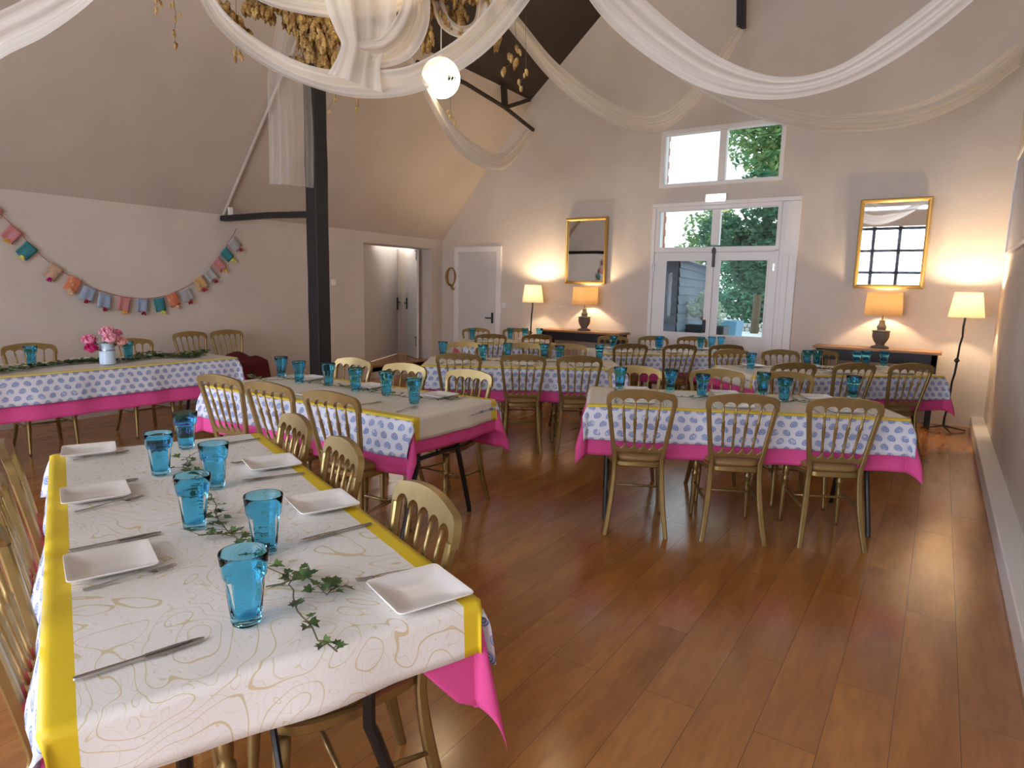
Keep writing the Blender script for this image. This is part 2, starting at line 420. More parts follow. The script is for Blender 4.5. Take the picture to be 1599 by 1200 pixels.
# side panel of the frame with a raised moulding
u = MB().box((TX1+.041, fy0, 0), (wx1+.02, fy1, 2.618)); u.box((TX1+.09, fy0-.02, 2.1), (wx1-.07, fy0, 2.56)); u.box((TX1+.09, fy0-.012, .1), (wx1-.07, fy0, 1.95))
struct('trim_4', u, M['white'], bevel=.006)
struct('trim_5', MB().box((wx0-.05, fy0-.01, 2.62), (wx1+.02, fy1, 2.67)).box((wx0-.05, fy0-.005, 0), (wx0+.0, fy1, 2.618)), M['white'], bevel=.005)
# french doors
def glazed_leaf(name, x0, x1, gx0, gx1, gz0, gz1):
    u = MB(); y0, y1 = YB-.005, YB+.05
    u.frame(x0, x1, .01, 2.0, y0, y1, gx0-x0, x1-gx1, gz0-.01, 2.0-gz1)
    o = struct(name, u, M['white'], bevel=.004)
    MB().box((gx0-.01, YB+.02, gz0-.01), (gx1+.01, YB+.026, gz1+.01)).build('pane', M['pane'], o)
    g = MB()
    g.frame(gx0-.004, gx1+.004, gz0-.004, gz1+.004, y0-.01, y0+.006, .02, .02, .02, .02)
    g.build('glazing_bead', M['white'], o)
    return o
DM = xw(1112, 460)
d1 = glazed_leaf('door_1', wx0, DM-.003, xw(1037, 460), xw(1103, 460), zw(1070, 521), zw(1070, 406))
d2 = glazed_leaf('door_2', DM+.003, TX1-.01, xw(1121, 460), xw(1197, 460), zw(1158, 527), zw(1158, 405))
hz = zw(1101, 511)
MB().box((DM-.10, YB-.03, hz-.08), (DM-.055, YB-.005, hz+.10)).build('door_handle', M['blackm'], d1, bevel=.012)
mb = MB().box((DM-.02, YB-.03, 1.80), (DM+.015, YB-.005, 2.06)).box((DM-.03, YB-.035, 1.98), (DM+.025, YB-.03, 2.04)); mb.build('bolt', M['blackm'], d1)
for zz in (.5, 1.75):
    MB().box((wx0-.012, YB-.035, zz), (wx0+.008, YB-.005, zz+.09)).build('hinge', M['steel'], d1)
    MB().box((TX1-.02, YB-.035, zz), (TX1, YB-.005, zz+.09)).build('hinge', M['steel'], d2)
struct('trim_6', MB().box((TX1-.01, fy0, 0), (TX1+.04, fy1, 2.018)), M['white'])
# emergency sign
ex = at(1118, 309, y=YB-.05)
es = empty('emergency_sign', (ex.x, YB, ex.z)); tag(es, 'small lit white emergency sign between the upper window and door frame', 'sign')
MB().box((-.14, -.05, -.055), (.14, 0, .055)).build('sign_housing', M['white'], es, bevel=.006)
em = mat('sign_glow', (.9, .95, 1, 1), .5); em.node_tree.nodes['Principled BSDF'].inputs['Emission Color'].default_value = (.86, .94, 1, 1); em.node_tree.nodes['Principled BSDF'].inputs['Emission Strength'].default_value = 7
MB().box((-.125, -.056, -.042), (.125, -.05, .042)).build('sign_face', em, es)

# plain door by the Q
qx0, qx1 = -7.0, -6.2
u = MB().frame(qx0-.09, qx1+.09, -.05, 2.14, YB-.03, YB+.01, .09, .09, .03, .09)
struct('trim_7', u, M['white'], bevel=.006)
d3 = struct('door_3', MB().box((qx0, YB-.012, .01), (qx1, YB+.01, 2.05)), M['doorp'])
def lever(parent, p, sx, y0):
    mb = MB().box((p[0]-.02, y0-.012, p[2]-.09), (p[0]+.02, y0, p[2]+.09)).box((p[0]-.012, y0-.05, p[2]-.012), (p[0]+.012, y0-.01, p[2]+.012))
    mb.box((min(p[0], p[0]+sx*.12), y0-.055, p[2]-.01), (max(p[0], p[0]+sx*.12), y0-.04, p[2]+.012))
    return mb.build('door_handle', M['blackm'], parent, bevel=.003)
hq = at(769, 497, y=YB-.02); lever(d3, hq, -1, YB-.012)
sw_ = at(787, 477, y=YB-.01)
tag(MB().box((-.04, -.01, -.04), (.04, 0, .04)).build('light_switch', M['white'], loc=(sw_.x, YB, sw_.z), bevel=.004), 'small white light switch beside the plain door near the floor lamp', 'light switch')
sw_ = at(521, 441, x=XL)
tag(MB().box((0, -.04, -.04), (.012, .04, .04)).build('light_switch', M['white'], loc=(XL, sw_.y, sw_.z), bevel=.004), 'small white light switch on the wall just behind the black post', 'light switch')
# doorway leaves (left wall)
def leaf_at(name, p0, p1, z0, z1, th=.04):
    p0, p1 = Vector((p0[0], p0[1], 0)), Vector((p1[0], p1[1], 0)); d = (p1-p0); L = d.length; ang = math.atan2(d.y, d.x)
    Mx = Matrix.Translation(p0) @ Matrix.Rotation(ang, 4, 'Z')
    return struct(name, MB().box((0, -th/2, z0), (L, th/2, z1), Mx), M['doorp'], bevel=.004), Mx, L
p0 = at(560, 571, z=DZ0); p1 = at(622, 552, z=DZ0)
d4, M4, L4 = leaf_at('door_4', p0, p1, DZ0+.01, 2.15)
hh = at(616, 486, x=(p1.x+.0))
mb = MB().box((L4-.12, -.035, 1.02), (L4-.05, -.02, 1.25), M4).box((L4-.24, -.075, 1.15), (L4-.07, -.055, 1.175), M4).box((L4-.09, -.07, 1.15), (L4-.07, -.02, 1.175), M4)
mb.build('door_handle', M['blackm'], d4)
p0 = at(653, 561, z=DZ0); p1 = at(636, 555, z=DZ0)
d5, M5, L5 = leaf_at('door_5', p0, p1, DZ0+.01, 2.08)
for s_ in (-1, 1):
    mb = MB().box((L5-.10, s_*.02, 1.05), (L5-.06, s_*.035, 1.25), M5).box((L5-.22, s_*.05, 1.15), (L5-.07, s_*.07, 1.17), M5)
    mb.build('door_handle', M['blackm'], d5)
for zz in (.42, 1.9): MB().box((.01, .02, zz), (.03, .03, zz+.16), M5).box((.01, .02, zz+.15), (.10, .03, zz+.17), M5).build('bolt', M['blackm'], d5)
# right wall picture frame
q = empty('wall_frame', (XR, 7.3, 1.88)); tag(q, 'deep white framed panel hung high on the side wall by the corner', 'picture frame')
mb = MB(); y0, y1, H_ = -1.2, 1.14, 1.0
mb.frame(y0, y1, 0, H_, 0, .03, .06, .06, .04, .04); mb.v = [(-y, x, z) for x, y, z in mb.v]; mb.build('frame', M['white'], q, bevel=.004)
MB().box((-.015, y0+.05, .04), (-.005, y1-.06, H_-.04)).build('panel', mat('panel_grey_blue', (.24, .27, .36, 1), .35), q)

# ------------------------------------------------------------------ outdoors beyond the gable
M['shed'] = mat('blue_black_weatherboard', (.075, .105, .145, 1), .5)
M['slate'] = mat('slate_roof', (.13, .14, .16, 1), .6)
M['tile'] = mat('hung_clay_tile', (.36, .10, .055, 1), .7)
M['patio'] = mat('pale_paving', (.75, .76, .76, 1), .8)
struct('ground', MB().box((-30, YB+T_, .1), (22, 60, .3)), M['patio'])
mb = MB(); base = [Vector((-5.8, 11, 0)), Vector((-3.86, 11, 0)), Vector((-4.62, 15.2, 0)), Vector((-7.5, 15.2, 0))]
mb2 = MB()
for i in range(11):
    z0 = .3+i*.158; z1 = z0+.165
    for a, b, n in ((base[0], base[1], Vector((0, -1, 0))), (base[1], base[2], Vector((1, .18, 0)).normalized())):
        lo, hi = n*.032, n*.006
        mb.add([a+lo+Vector((0, 0, z0)), b+lo+Vector((0, 0, z0)), b+hi+Vector((0, 0, z1)), a+hi+Vector((0, 0, z1)), a+Vector((0, 0, z0)), b+Vector((0, 0, z0))], [(0, 1, 2, 3), (0, 4, 5, 1)])
mb.add([p+Vector((0, 0, z)) for z in (.3, 2.03) for p in base], [(0, 1, 5, 4), (1, 2, 6, 5), (2, 3, 7, 6), (3, 0, 4, 7)])
shed = empty('garden_shed', (-5, 13, .3)); tag(shed, 'blue black weatherboarded shed seen through the door glass', 'shed')
def local(mb, o): mb.v = [(p[0]-o.location.x, p[1]-o.location.y, p[2]-o.location.z) for p in mb.v]; return mb
local(mb, shed).build('boarded_wall', M['shed'], shed)
mb = MB().add([(-5.95, 10.8, 2.0), (-3.7, 10.8, 2.0), (-4.45, 15.4, 2.0), (-7.6, 15.4, 2.0), (-6.2, 10.8, 2.9), (-7.2, 15.4, 2.9)], [(0, 1, 2, 3), (0, 4, 1), (1, 4, 5, 2), (2, 5, 3), (3, 5, 4, 0)])
local(mb, shed).build('roof', M['slate'], shed)
mb = MB().box((-3.9, 10.93, 2.0), (-3.7, 10.97, 2.06)); 
# tile-hung wing
mb = MB()
for i in range(26):
    for j in range(4):
        z0 = 1.7+i*.1; mb.box((-4.3, 9.16+j*.14, z0), (-3.66+.012*((i+j) % 2), 9.29+j*.14, z0+.098))
tw = empty('tiled_wing', (-4, 9.3, .3)); tag(tw, 'red clay tile hung wall end just outside the windows', 'wall')
local(mb, tw).build('hung_tiles', M['tile'], tw); local(MB().box((-4.3, 9.16, .3), (-3.68, 9.70, 1.7)), tw).build('plinth', M['tile'], tw)

def leaf_mat(name, c1, c2):
    m = mat(name, c1, .55); t = NT(m); n = t.noise(t.coord(), 3.5, 3)
    t.l(t.mix(t.ramp(n, .35, .65), c1, c2), t.b.inputs['Base Color']); cloth_shader(m, .35); return m
LM = [leaf_mat('dark_leaf', (.03, .12, .07, 1), (.09, .24, .13, 1)), leaf_mat('fresh_leaf', (.09, .24, .10, 1), (.28, .38, .12, 1)), leaf_mat('hedge_leaf', (.04, .22, .14, 1), (.16, .42, .24, 1)), leaf_mat('pale_shrub_leaf', (.30, .42, .28, 1), (.65, .70, .55, 1))]
def foliage(c, rad, n, size, seed, clumps=14):
    rnd = random.Random(seed); mb = MB()
    cl = []
    for _ in range(clumps):
        v = Vector((rnd.gauss(0, 1), rnd.gauss(0, 1), rnd.gauss(0, 1))).normalized()*rnd.uniform(.35, .85)
        cl.append(Vector((v.x*rad[0], v.y*rad[1], v.z*rad[2])))
    for i in range(n):
        k = rnd.choice(cl); v = Vector((rnd.gauss(0, 1), rnd.gauss(0, 1), rnd.gauss(0, 1))).normalized()*rnd.uniform(.5, 1)**.5
        p = Vector(c)+k+Vector((v.x*rad[0], v.y*rad[1], v.z*rad[2]))*.38
        a = Vector((rnd.gauss(0, 1), rnd.gauss(0, 1), rnd.gauss(0, .6))).normalized(); b = a.cross(Vector((rnd.gauss(0, 1), rnd.gauss(0, 1), rnd.gauss(0, 1)))).normalized()
        s_ = size*rnd.uniform(.6, 1.3)
        mb.add([p-a*s_, p+b*s_*.4, p+a*s_, p-b*s_*.4], [(0, 1, 2, 3)])
    return mb
def plant(name, label, cat, base, c, rad, n, size, seed, m, trunk=.12, group=None):
    r = empty(name, base); tag(r, label, cat, group)
    o = foliage(Vector(c)-Vector(base), rad, n, size, seed).build('foliage', m, r)
    if trunk:
        cc = Vector(c)-Vector(base); mb = MB().tube([(0, 0, 0), (cc.x*.4, cc.y*.4, cc.z*.6), tuple(cc)], [trunk, trunk*.8, trunk*.5])
        for k in range(5):
            a = k*1.3; mb.tube([tuple(cc*.6), tuple(cc+Vector((math.cos(a)*rad[0]*.6, math.sin(a)*rad[1]*.6, rad[2]*.3)))], [trunk*.4, trunk*.15], 6)
        mb.build('trunk', M['stem'], r)
    return r
plant('tree', 'tall leafy tree with pale tips filling the upper right window light', 'tree', (-4.6, 20, .3), (-4.35, 20, 6.2), (2.1, 1.8, 3.0), 9000, .11, 1, LM[1])
plant('tree', 'dark evergreen tree behind the right transom pane', 'tree', (-3.6, 17.5, .3), (-3.75, 17.5, 3.1), (1.6, 1.2, 1.5), 9000, .09, 2, LM[0])
plant('tree', 'yellow green tree top seen in the left transom pane', 'tree', (-7.2, 24, .3), (-7.1, 24, 3.2), (1.5, 1.4, 1.5), 2600, .11, 3, LM[1])
plant('hedge', 'bright green hedge seen through the right door glass', 'hedge', (-4.6, 22.5, .3), (-4.8, 22.5, 1.9), (2.9, .9, 1.9), 15000, .10, 4, LM[2], 0)
plant('shrub', 'pale green shrub in the dark planter beside the shed', 'shrub', (-3.78, 12.2, .95), (-3.72, 12.2, 1.12), (.36, .3, .36), 1500, .035, 5, LM[3], .02)
tag(MB().box((-.45, -.2, 0), (.45, .2, .55)).build('planter', M['black'], loc=(-3.75, 12.2, .3), bevel=.02), 'dark planter box outside the left door glass', 'planter')
tag(MB().add([(-.3, -.3, 0), (.3, -.3, 0), (.3, .3, 0), (-.3, .3, 0), (-.34, -.34, .5), (.34, -.34, .5), (.34, .34, .5), (-.34, .34, .5)], [(3, 2, 1, 0), (4, 5, 6, 7), (0, 1, 5, 4), (1, 2, 6, 5), (2, 3, 7, 6), (3, 0, 4, 7)]).build('planter', mat('blue_grey_planter', (.14, .30, .42, 1), .5), loc=(-4.42, 16.3, .3), bevel=.02), 'blue grey tapered planter outside the right door glass', 'planter')
mb = MB(); rnd = random.Random(9)
for i in range(26):
    for j in range(2):
        x = i*.14+(j % 2)*.07; mb.box((x, -.12+rnd.uniform(-.02, .02), j*.13), (x+.12, .12, j*.13+.12))
tag(mb.build('stone_border', mat('pale_stone', (.5, .48, .46, 1), .8), loc=(-6.2, 21.0, .3), bevel=.02), 'low pale stone edging at the foot of the hedge', 'border')

# ------------------------------------------------------------------ chairs
def arc_pts(cx, cz, r, a0, a1, n): return [(cx+r*math.cos(R(a0+(a1-a0)*i/n)), cz+r*math.sin(R(a0+(a1-a0)*i/n))) for i in range(n+1)]
def back_y(z):   # rake of the back and rear legs in plan
    if z < .42: return -.19-.075*((.42-z)/.42)**1.6
    return -.19-.085*((z-.42)/.47)**1.2
def xo(z):       # half width of the back
    if z < .46: return .152+.040*((.46-z)/.46)**1.8
    return .152+.050*min(1, (z-.46)/.36)**.9
def make_chair():
    root = empty('banqueting_chair'); g = M['gold']
    # stiles and rear legs
    for s in (-1, 1):
        rs = []
        for i in range(15):
            z = .805*i/14; x = s*(xo(z)-.014); w = .0130 if z > .4 else .0130+.003*math.sin(PI*z/.4); y = back_y(z)
            rs.append([(x+w*a, y+w*1.05*b, z) for a, b in ((1, .6), (.6, 1), (-.6, 1), (-1, .6), (-1, -.6), (-.6, -1), (.6, -1), (1, -.6))])
        MB().rings(rs).build('rear_leg', g, root, smooth=True)
    # scalloped top rail, one cut shape
    n_a = 5; hw = xo(.86); inner = hw-.027
    rc = .046; wa = 2*inner/n_a
    def z_top(x):
        q = hw-rc
        if abs(x) <= q: return .872+.018*(1-(x/q)**2)
        return .872-rc+math.sqrt(max(rc*rc-(abs(x)-q)**2, 0))
    def z_bot(x):
        if abs(x) >= inner: return .790
        t_ = (x+inner)/wa; t_ = (t_-math.floor(t_))*2-1
        return .803+.034*math.sqrt(max(1-t_*t_, 0))**.9
    xs = {-hw, hw, -inner-.0001, inner+.0001}
    for k in range(n_a):
        for a in range(0, 181, 18): xs.add(-inner+wa*(k+.5)-wa*.4999*math.cos(R(a)))
    for k in range(1, 7): xs.add(-hw+.030*k/7); xs.add(hw-.030*k/7); 
    th = .011; rs = []
    yb = lambda z, x: back_y(z)-.012*(1-(x/hw)**2)
    for x in sorted(xs):
        zb, zt = z_bot(x), z_top(x); zt = max(zt, zb+.004)
        rs.append([(x, yb(zb, x)-th, zb), (x, yb(zt, x)-th, zt), (x, yb(zt, x)+th, zt), (x, yb(zb, x)+th, zb)])
    MB().rings(rs).build('top_rail', g, root, smooth=True)
    # lower rail with a zigzag top
    lw = xo(.52)-.024; pts = [(-lw, .50), (lw, .50), (lw, .545)]
    k5 = 5; w5 = 2*lw/k5
    for k in range(k5-1, -1, -1):
        cx_ = -lw+w5*(k+.5)
        pts += [(cx_+w5*.28, .533), (cx_, .522), (cx_-w5*.28, .533)]
        if k: pts.append((-lw+w5*k, .562))
    pts.append((-lw, .545)); n = len(pts)
    MB().add([(x, back_y(z)-.010, z) for x, z in pts]+[(x, back_y(z)+.010, z) for x, z in pts], [tuple(range(n)), tuple(range(2*n-1, n-1, -1))]+[(i, i+n, (i+1) % n+n, (i+1) % n) for i in range(n)]).build('lower_rail', g, root, bevel=.0025)
    prof = [(0, .006), (.1, .0065), (.14, .0095), (.17, .0065), (.4, .0085), (.52, .0105), (.60, .0085), (.63, .012), (.67, .0075), (.85, .0065), (1, .0055)]
    for k in range(1, 5):
        xt = -inner+wa*k; xb = -lw+w5*k
        MB().spindle((xb, back_y(.545), .545), (xt, back_y(.81)-.010, .808), prof, 8).build('spindle', g, root, smooth='full')
    # seat frame and pad: bowed outline
    def seat_out(f, n=28):
        o = []
        for i in range(n):
            a = 2*PI*i/n; c_, s_ = math.cos(a), math.sin(a)
            e = .55 if s_ > 0 else .35
            x = (.195 if s_ > 0 else .170)*math.copysign(abs(c_)**e, c_); x = x*(1+.06*s_)
            y = .205*math.copysign(abs(s_)**.62, s_)
            o.append((x*f, y*f))
        return o
    rs = [[(x, y, z) for x, y in seat_out(f)] for f, z in ((.97, .408), (1.0, .414), (1.0, .436), (.97, .442))]
    MB().rings(rs).build('seat_frame', g, root, smooth=True)
    rs = [[(x, y+.005, z) for x, y in seat_out(f)] for f, z in ((.92, .440), (.945, .452), (.93, .468), (.80, .480), (.45, .485), (.1, .486))]
    MB().rings(rs).build('seat', M['pad'], root, smooth='full')
    # front legs, turned
    fp = [(0, .012), (.05, .011), (.35, .016), (.58, .019), (.66, .017), (.68, .022), (.71, .022), (.73, .015), (.78, .019), (.82, .0205), (1, .021)]
    for s in (-1, 1): MB().spindle((s*.172, .185, 0), (s*.160, .165, .412), fp, 10).build('front_leg', g, root, smooth='full')
    for s in (-1, 1): MB().spindle((s*.167, .172, .235), (s*.160, back_y(.22), .22), [(0, .006), (.5, .010), (1, .006)], 8).build('stretcher', g, root, smooth='full')
    MB().spindle((-.165, .02, .229), (.165, .02, .229), [(0, .006), (.5, .009), (1, .006)], 8).build('stretcher', g, root, smooth='full')
    return root
CHAIR = make_chair(); chair_used = [False]
def chair(loc, rz, label, group):
    if chair_used[0]: c_ = copy_tree(CHAIR)
    else: c_ = CHAIR; chair_used[0] = True
    c_.location = loc; c_.rotation_euler = (0, 0, rz); tag(c_, label, 'chair', group); return c_

# ------------------------------------------------------------------ tableware prototypes
def make_glass():
    H, n = .155, 30; mb = MB()
    def ring(r, z, fac):
        o = []
        for k in range(n):
            a = 2*PI*k/n; q = r*(1-fac*.11*abs(math.cos(5*a))) if fac else r
            o.append((q*math.cos(a), q*math.sin(a), z))
        return o
    outer = [(.026, .0, .6), (.031, .004, 1), (.0325, .02, 1), (.037, .06, 1), (.041, .098, 1), (.0425, .103, .5), (.0435, .108, 0), (.0465, .135, 0), (.0485, H-.002, 0), (.0478, H, 0)]
    inner = [(.0465, H-.001, 0), (.0435, .13, 0), (.0400, .105, 0), (.0375, .09, 0), (.0330, .055, 0), (.0285, .022, 0), (.024, .016, 0), (.005, .015, 0)]
    mb.rings([ring(*p) for p in outer+inner])
    return mb.build('glass_tumbler', M['blue'], smooth='full')
GLASS = make_glass()
def make_plate():
    mb = MB(); rs = []
    def sq(h, z, c_=.02):
        o = []
        for sx, sy in ((1, 1), (-1, 1), (-1, -1), (1, -1)):
            base_a = {(1, 1): 0, (-1, 1): 90, (-1, -1): 180, (1, -1): 270}[(sx, sy)]
            for a in range(0, 91, 30): o.append((sx*(h-c_)+c_*math.cos(R(base_a+a)), sy*(h-c_)+c_*math.sin(R(base_a+a)), z))
        return o
    for h, z, c_ in ((.052, 0, .012), (.066, .002, .012), (.091, .014, .012), (.093, .0165, .012), (.092, .0185, .012), (.078, .0155, .015), (.067, .007, .02), (.02, .006, .01)): rs.append(sq(h, z, c_))
    return mb.rings(rs).build('plate', M['china'], smooth=True)
PLATE = make_plate()
def strip(pts, w, th):
    """flat profile along y: pts [(y, z)], widths"""
    rs = []
    for (y, z), hw in zip(pts, w): rs.append([(hw, y, z-th), (hw*.6, y, z+th), (-hw*.6, y, z+th), (-hw, y, z-th)])
    return rs
def make_knife():
    mb = MB(); ys = [-.105, -.10, -.06, -.01, .0, .01, .06, .095, .108]; w = [.004, .008, .007, .0055, .0055, .0105, .0118, .009, .0015]
    mb.rings(strip([(y, .0035) for y in ys], w, .0018)); return mb.build('table_knife', M['steel'], smooth=True)
def make_fork():
    mb = MB(); ys = [-.095, -.09, -.05, 0, .03, .045, .055]; zs = [.003, .003, .004, .008, .008, .005, .004]; w = [.004, .0065, .005, .0025, .003, .010, .0115]
    mb.rings(strip(list(zip(ys, zs)), w, .0013))
    for k in (-1.5, -.5, .5, 1.5): mb.tube([(k*.0062, .054, .004), (k*.0062, .075, .004), (k*.0055, .098, .008)], [.0018, .0017, .0008], 5)
    return mb.build('fork', M['steel'], smooth=True)
KNIFE, FORK = make_knife(), make_fork()
used = set()
def put(proto, loc, rz, label, cat, group, rx=0):
    if proto.name in used: o = proto.copy(); COL.objects.link(o)
    else: o = proto; used.add(proto.name)
    o.location = loc; o.rotation_euler = (rx, 0, rz); tag(o, label, cat, group); return o

def ivy_leaf(mb, p, d, size, rnd, up=None):
    """five-lobed leaf pointing along d"""
    d = Vector(d).normalized(); up = Vector((rnd.uniform(-.5, .5), rnd.uniform(-.5, .5), 1)).normalized() if up is None else up
    s = d.cross(up).normalized(); up = s.cross(d)
    o = [(0, 0), (.30, -.12), (.55, -.02), (.34, .24), (.42, .55), (.18, .55), (0, 1.0), (-.18, .55), (-.42, .55), (-.34, .24), (-.55, -.02), (-.30, -.12)]
    vs = [p+s*(x*size)+d*(y*size)+up*(abs(x)*size*.28-(y*y)*size*.12) for x, y in o]; c_ = p+d*size*.25
    base = len(mb.v); mb.v += [tuple(v) for v in vs]+[tuple(c_)]; n = len(o)
    mb.f += [(base+i, base+(i+1) % n, base+n) for i in range(n)]
def ivy(path, label, seed, dens=38, size=.027, spread=.035, group=None, branches=3):
    rnd = random.Random(seed); path = [Vector(p) for p in path]; o0 = path[0].copy()
    r = empty('ivy_garland', o0); tag(r, label, 'ivy garland', group)
    sm, lm = MB(), MB()
    def run(pts, dens):
        fine = []
        for a, b in zip(pts, pts[1:]):
            k = max(2, int((b-a).length/.03))
            for i in range(k): fine.append(a.lerp(b, i/k)+Vector((rnd.uniform(-.006, .006), rnd.uniform(-.006, .006), rnd.uniform(0, .006))))
        fine.append(pts[-1]); fine = [p-o0 for p in fine]
        sm.tube(fine, .0017, 5)
        L = sum((b-a).length for a, b in zip(fine, fine[1:]))
        for _ in range(int(L*dens)):
            i = rnd.randrange(len(fine)-1); p = fine[i].lerp(fine[i+1], rnd.random()); a = rnd.uniform(0, 2*PI)
            d = Vector((math.cos(a), math.sin(a), rnd.uniform(-.05, .4))); q = p+d*rnd.uniform(.2, 1)*spread; q.z = max(q.z, .004)
            sm.tube([p, q], .0009, 3); ivy_leaf(lm, q, d, size*rnd.uniform(.6, 1.25), rnd)
    run(path, dens)
    for _ in range(branches):
        i = rnd.randrange(len(path)-1); p = path[i].lerp(path[i+1], rnd.random()); a = rnd.uniform(0, 2*PI); q = p+Vector((math.cos(a), math.sin(a), .05))*rnd.uniform(.06, .12)
        run([p, q], dens)
    sm.build('stem', M['stem'], r); lm.build('foliage', M['leaf'], r)
    return r

# ------------------------------------------------------------------ cloths and tables
TH = .742     # table top height
def drape(name, L, Wd, oe, ow, lift, off, m, T, seed, flare=.16, ripple=.010, cone=.5, hem=0, creases=(), tuck=1.0):
    """rectangle of cloth over a table: oe/ow = overhang at ends / sides"""
    rnd = random.Random(seed); a, b = L/2, Wd/2; k1, k2, k3 = rnd.uniform(0, 6), rnd.uniform(0, 6), rnd.uniform(8, 12)
    def axis(h, ov):
        n = max(8, int(2*h/.05)); c = [-h+2*h*i/n for i in range(n+1)]
        if ov > 0:
            e = [h+ov*i/max(3, int(ov/.02)) for i in range(1, max(3, int(ov/.02))+1)]
            c = [-q for q in reversed(e)]+c+e
            c += [h-.006, -h+.006]; c = sorted(c)
        elif ov < 0: c = [q for q in c if abs(q) < h+ov]+[h+ov, -(h+ov)]; c = sorted(set(c))
        return c
    us, vs_ = axis(a, oe), axis(b, ow); P = []; UV = []
    for u_ in us:
        for v_ in vs_:
            du, dv = max(abs(u_)-a, 0), max(abs(v_)-b, 0); su, sv = (1 if u_ > 0 else -1), (1 if v_ > 0 else -1)
            z = TH+lift; x, y = max(-a, min(a, u_)), max(-b, min(b, v_))
            if du == 0 and dv == 0:
                z += .0008*math.sin(9*u_+k1)*math.sin(8*v_+k2)+.0008
                for ax, c0 in creases:
                    q = abs((u_ if ax == 'u' else v_)-c0)
                    if q < .02: z += .004*(1-q/.02)
            elif dv == 0 or du == 0:
                d = du+dv; along = v_ if du else u_
                if du and tuck < 1:
                    q_ = max(0, min(1, (abs(v_)-b*.45)/(b*.55)))
                    d *= tuck+(1-tuck)*q_*q_*(3-2*q_)
                w = (ripple*math.sin(k3*along+k1)+ripple*.6*math.sin(k3*2.3*along+k2))*min(1, d/.15)
                h_ = off+flare*d*(1+.3*math.sin(4*along+k2))+w
                if du: x += su*h_
                else: y += sv*h_
                z -= d*.985
            else:
                r = math.hypot(du, dv); ph = math.atan2(dv, du); rho = r*cone*math.sin(2*ph)
                h_ = off+flare*r+rho; x += su*h_*math.cos(ph); y += sv*h_*math.sin(ph); z -= math.sqrt(max(r*r*.97-rho*rho, 0))
            P.append((x, y, z)); UV.append((u_, v_))
    nv = len(vs_); F = [(i*nv+j, (i+1)*nv+j, (i+1)*nv+j+1, i*nv+j+1) for i in range(len(us)-1) for j in range(nv-1)]
    mb = MB(); mb.v = P; mb.f = F
    o = mb.build(name, m, smooth='full', uvs=UV); o.location = (T['c'][0], T['c'][1], 0); o.rotation_euler = (0, 0, T['a'])
    sol = o.modifiers.new('thickness', 'SOLIDIFY'); sol.thickness = .0012; sol.offset = -1
    return o
TABLES = {}
def loc2w(T, u_, v_, z=0):
    c, s = math.cos(T['a']), math.sin(T['a']); return Vector((T['c'][0]+u_*c-v_*s, T['c'][1]+u_*s+v_*c, z))
def w2loc(T, p):
    c, s = math.cos(T['a']), math.sin(T['a']); dx, dy = p[0]-T['c'][0], p[1]-T['c'][1]; return dx*c+dy*s, -dx*s+dy*c
def make_table(key, c, ang, L, Wd, phrase, top_m, ow_pink=.31, oe_pink=.2, ow_print=.21, oe_print=.06, oe_top=.13, ow_top=.012, seed=1, creases=(), tuck=1.0, barz=.46):
    T = dict(c=c, a=R(ang), L=L, W=Wd, ph=phrase); TABLES[key] = T
    r = empty('folding_table', (c[0], c[1], 0), R(ang)); tag(r, f'black legged folding table under the cloths, the {phrase}', 'table', 'folding tables under cloths')
    MB().box((-L/2, -Wd/2, TH-.035), (L/2, Wd/2, TH)).build('tabletop', mat('table_board', (.25, .2, .15, 1), .6) if 'tb' not in M else M['tb'], r, bevel=.005)
    for e in (-1, 1):
        x = e*(L/2-.13)
        for s in (-1, 1):
            MB().tube([(x, s*.19, TH-.04), (x, s*.19, .44), (x, s*.205, .40), (x, s*.315, .05), (x, s*.325, .0)], .0155, 8).build('leg', M['blackm'], r, smooth=True)
        b_ = MB().tube([(x, -.19, barz), (x, .19, barz)], .013, 8).tube([(x, 0, barz), (x-e*.25, 0, TH-.04)], .008, 6); b_.build('leg_brace', M['blackm'], r, smooth=True)
    tag(drape('tablecloth', L, Wd, oe_pink, ow_pink, .001, .006, M['pink'], T, seed, cone=.26 if tuck == 1 else .16, flare=.075 if tuck == 1 else .05, tuck=tuck), f'plain pink cotton cloth hanging lowest on the {phrase}', 'tablecloth', 'pink under cloths')
    tag(drape('tablecloth', L, Wd, oe_print, ow_print, .0035, .011, M['print'], T, seed, cone=.3, tuck=tuck), f'white cloth with blue paisley print on the {phrase}', 'tablecloth', 'blue printed cloths')
    tag(drape('tablecloth', L, Wd, oe_top, ow_top, .0065, .015, top_m, T, seed, flare=.08, cone=.15, creases=creases), f'cream top cloth with yellow border on the {phrase}', 'tablecloth', 'cream top cloths')
    return T
ZT = TH+.0105
YEL = (.80, .58, .02, 1)
top_near = top_cloth('cream_cloth_mustard_paisley', .352, (.88, .85, .81, 1), YEL, .62)
top_far = top_cloth('cream_cloth', .342, (.85, .79, .69, 1), (.80, .60, .06, 1), .10)
top_head = top_cloth('cream_cloth_pale_border', .335, (.78, .74, .66, 1), (.78, .66, .22, 1), .10)
M['tb'] = mat('table_board', (.25, .2, .15, 1), .6)
make_table('T1', (-1.85, 1.08), -21.4, 1.93, .78, 'closest table', top_near, seed=4, ow_pink=.27, oe_pink=.25, ow_print=.17, oe_print=.03, oe_top=.12, tuck=.25, barz=.30, creases=(('v', .05), ('u', .60)))
make_table('T2', (-3.22, 2.87), 1.5, 1.84, .78, 'table before the black post', top_far, seed=8)
make_table('T3', (-1.09, 4.26), 25.5, 1.84, .76, 'large table on the open floor', top_far, seed=13)
make_table('T4', (-3.30, 5.16), 34, 1.83, .76, 'middle table beyond the post', top_far, seed=17)
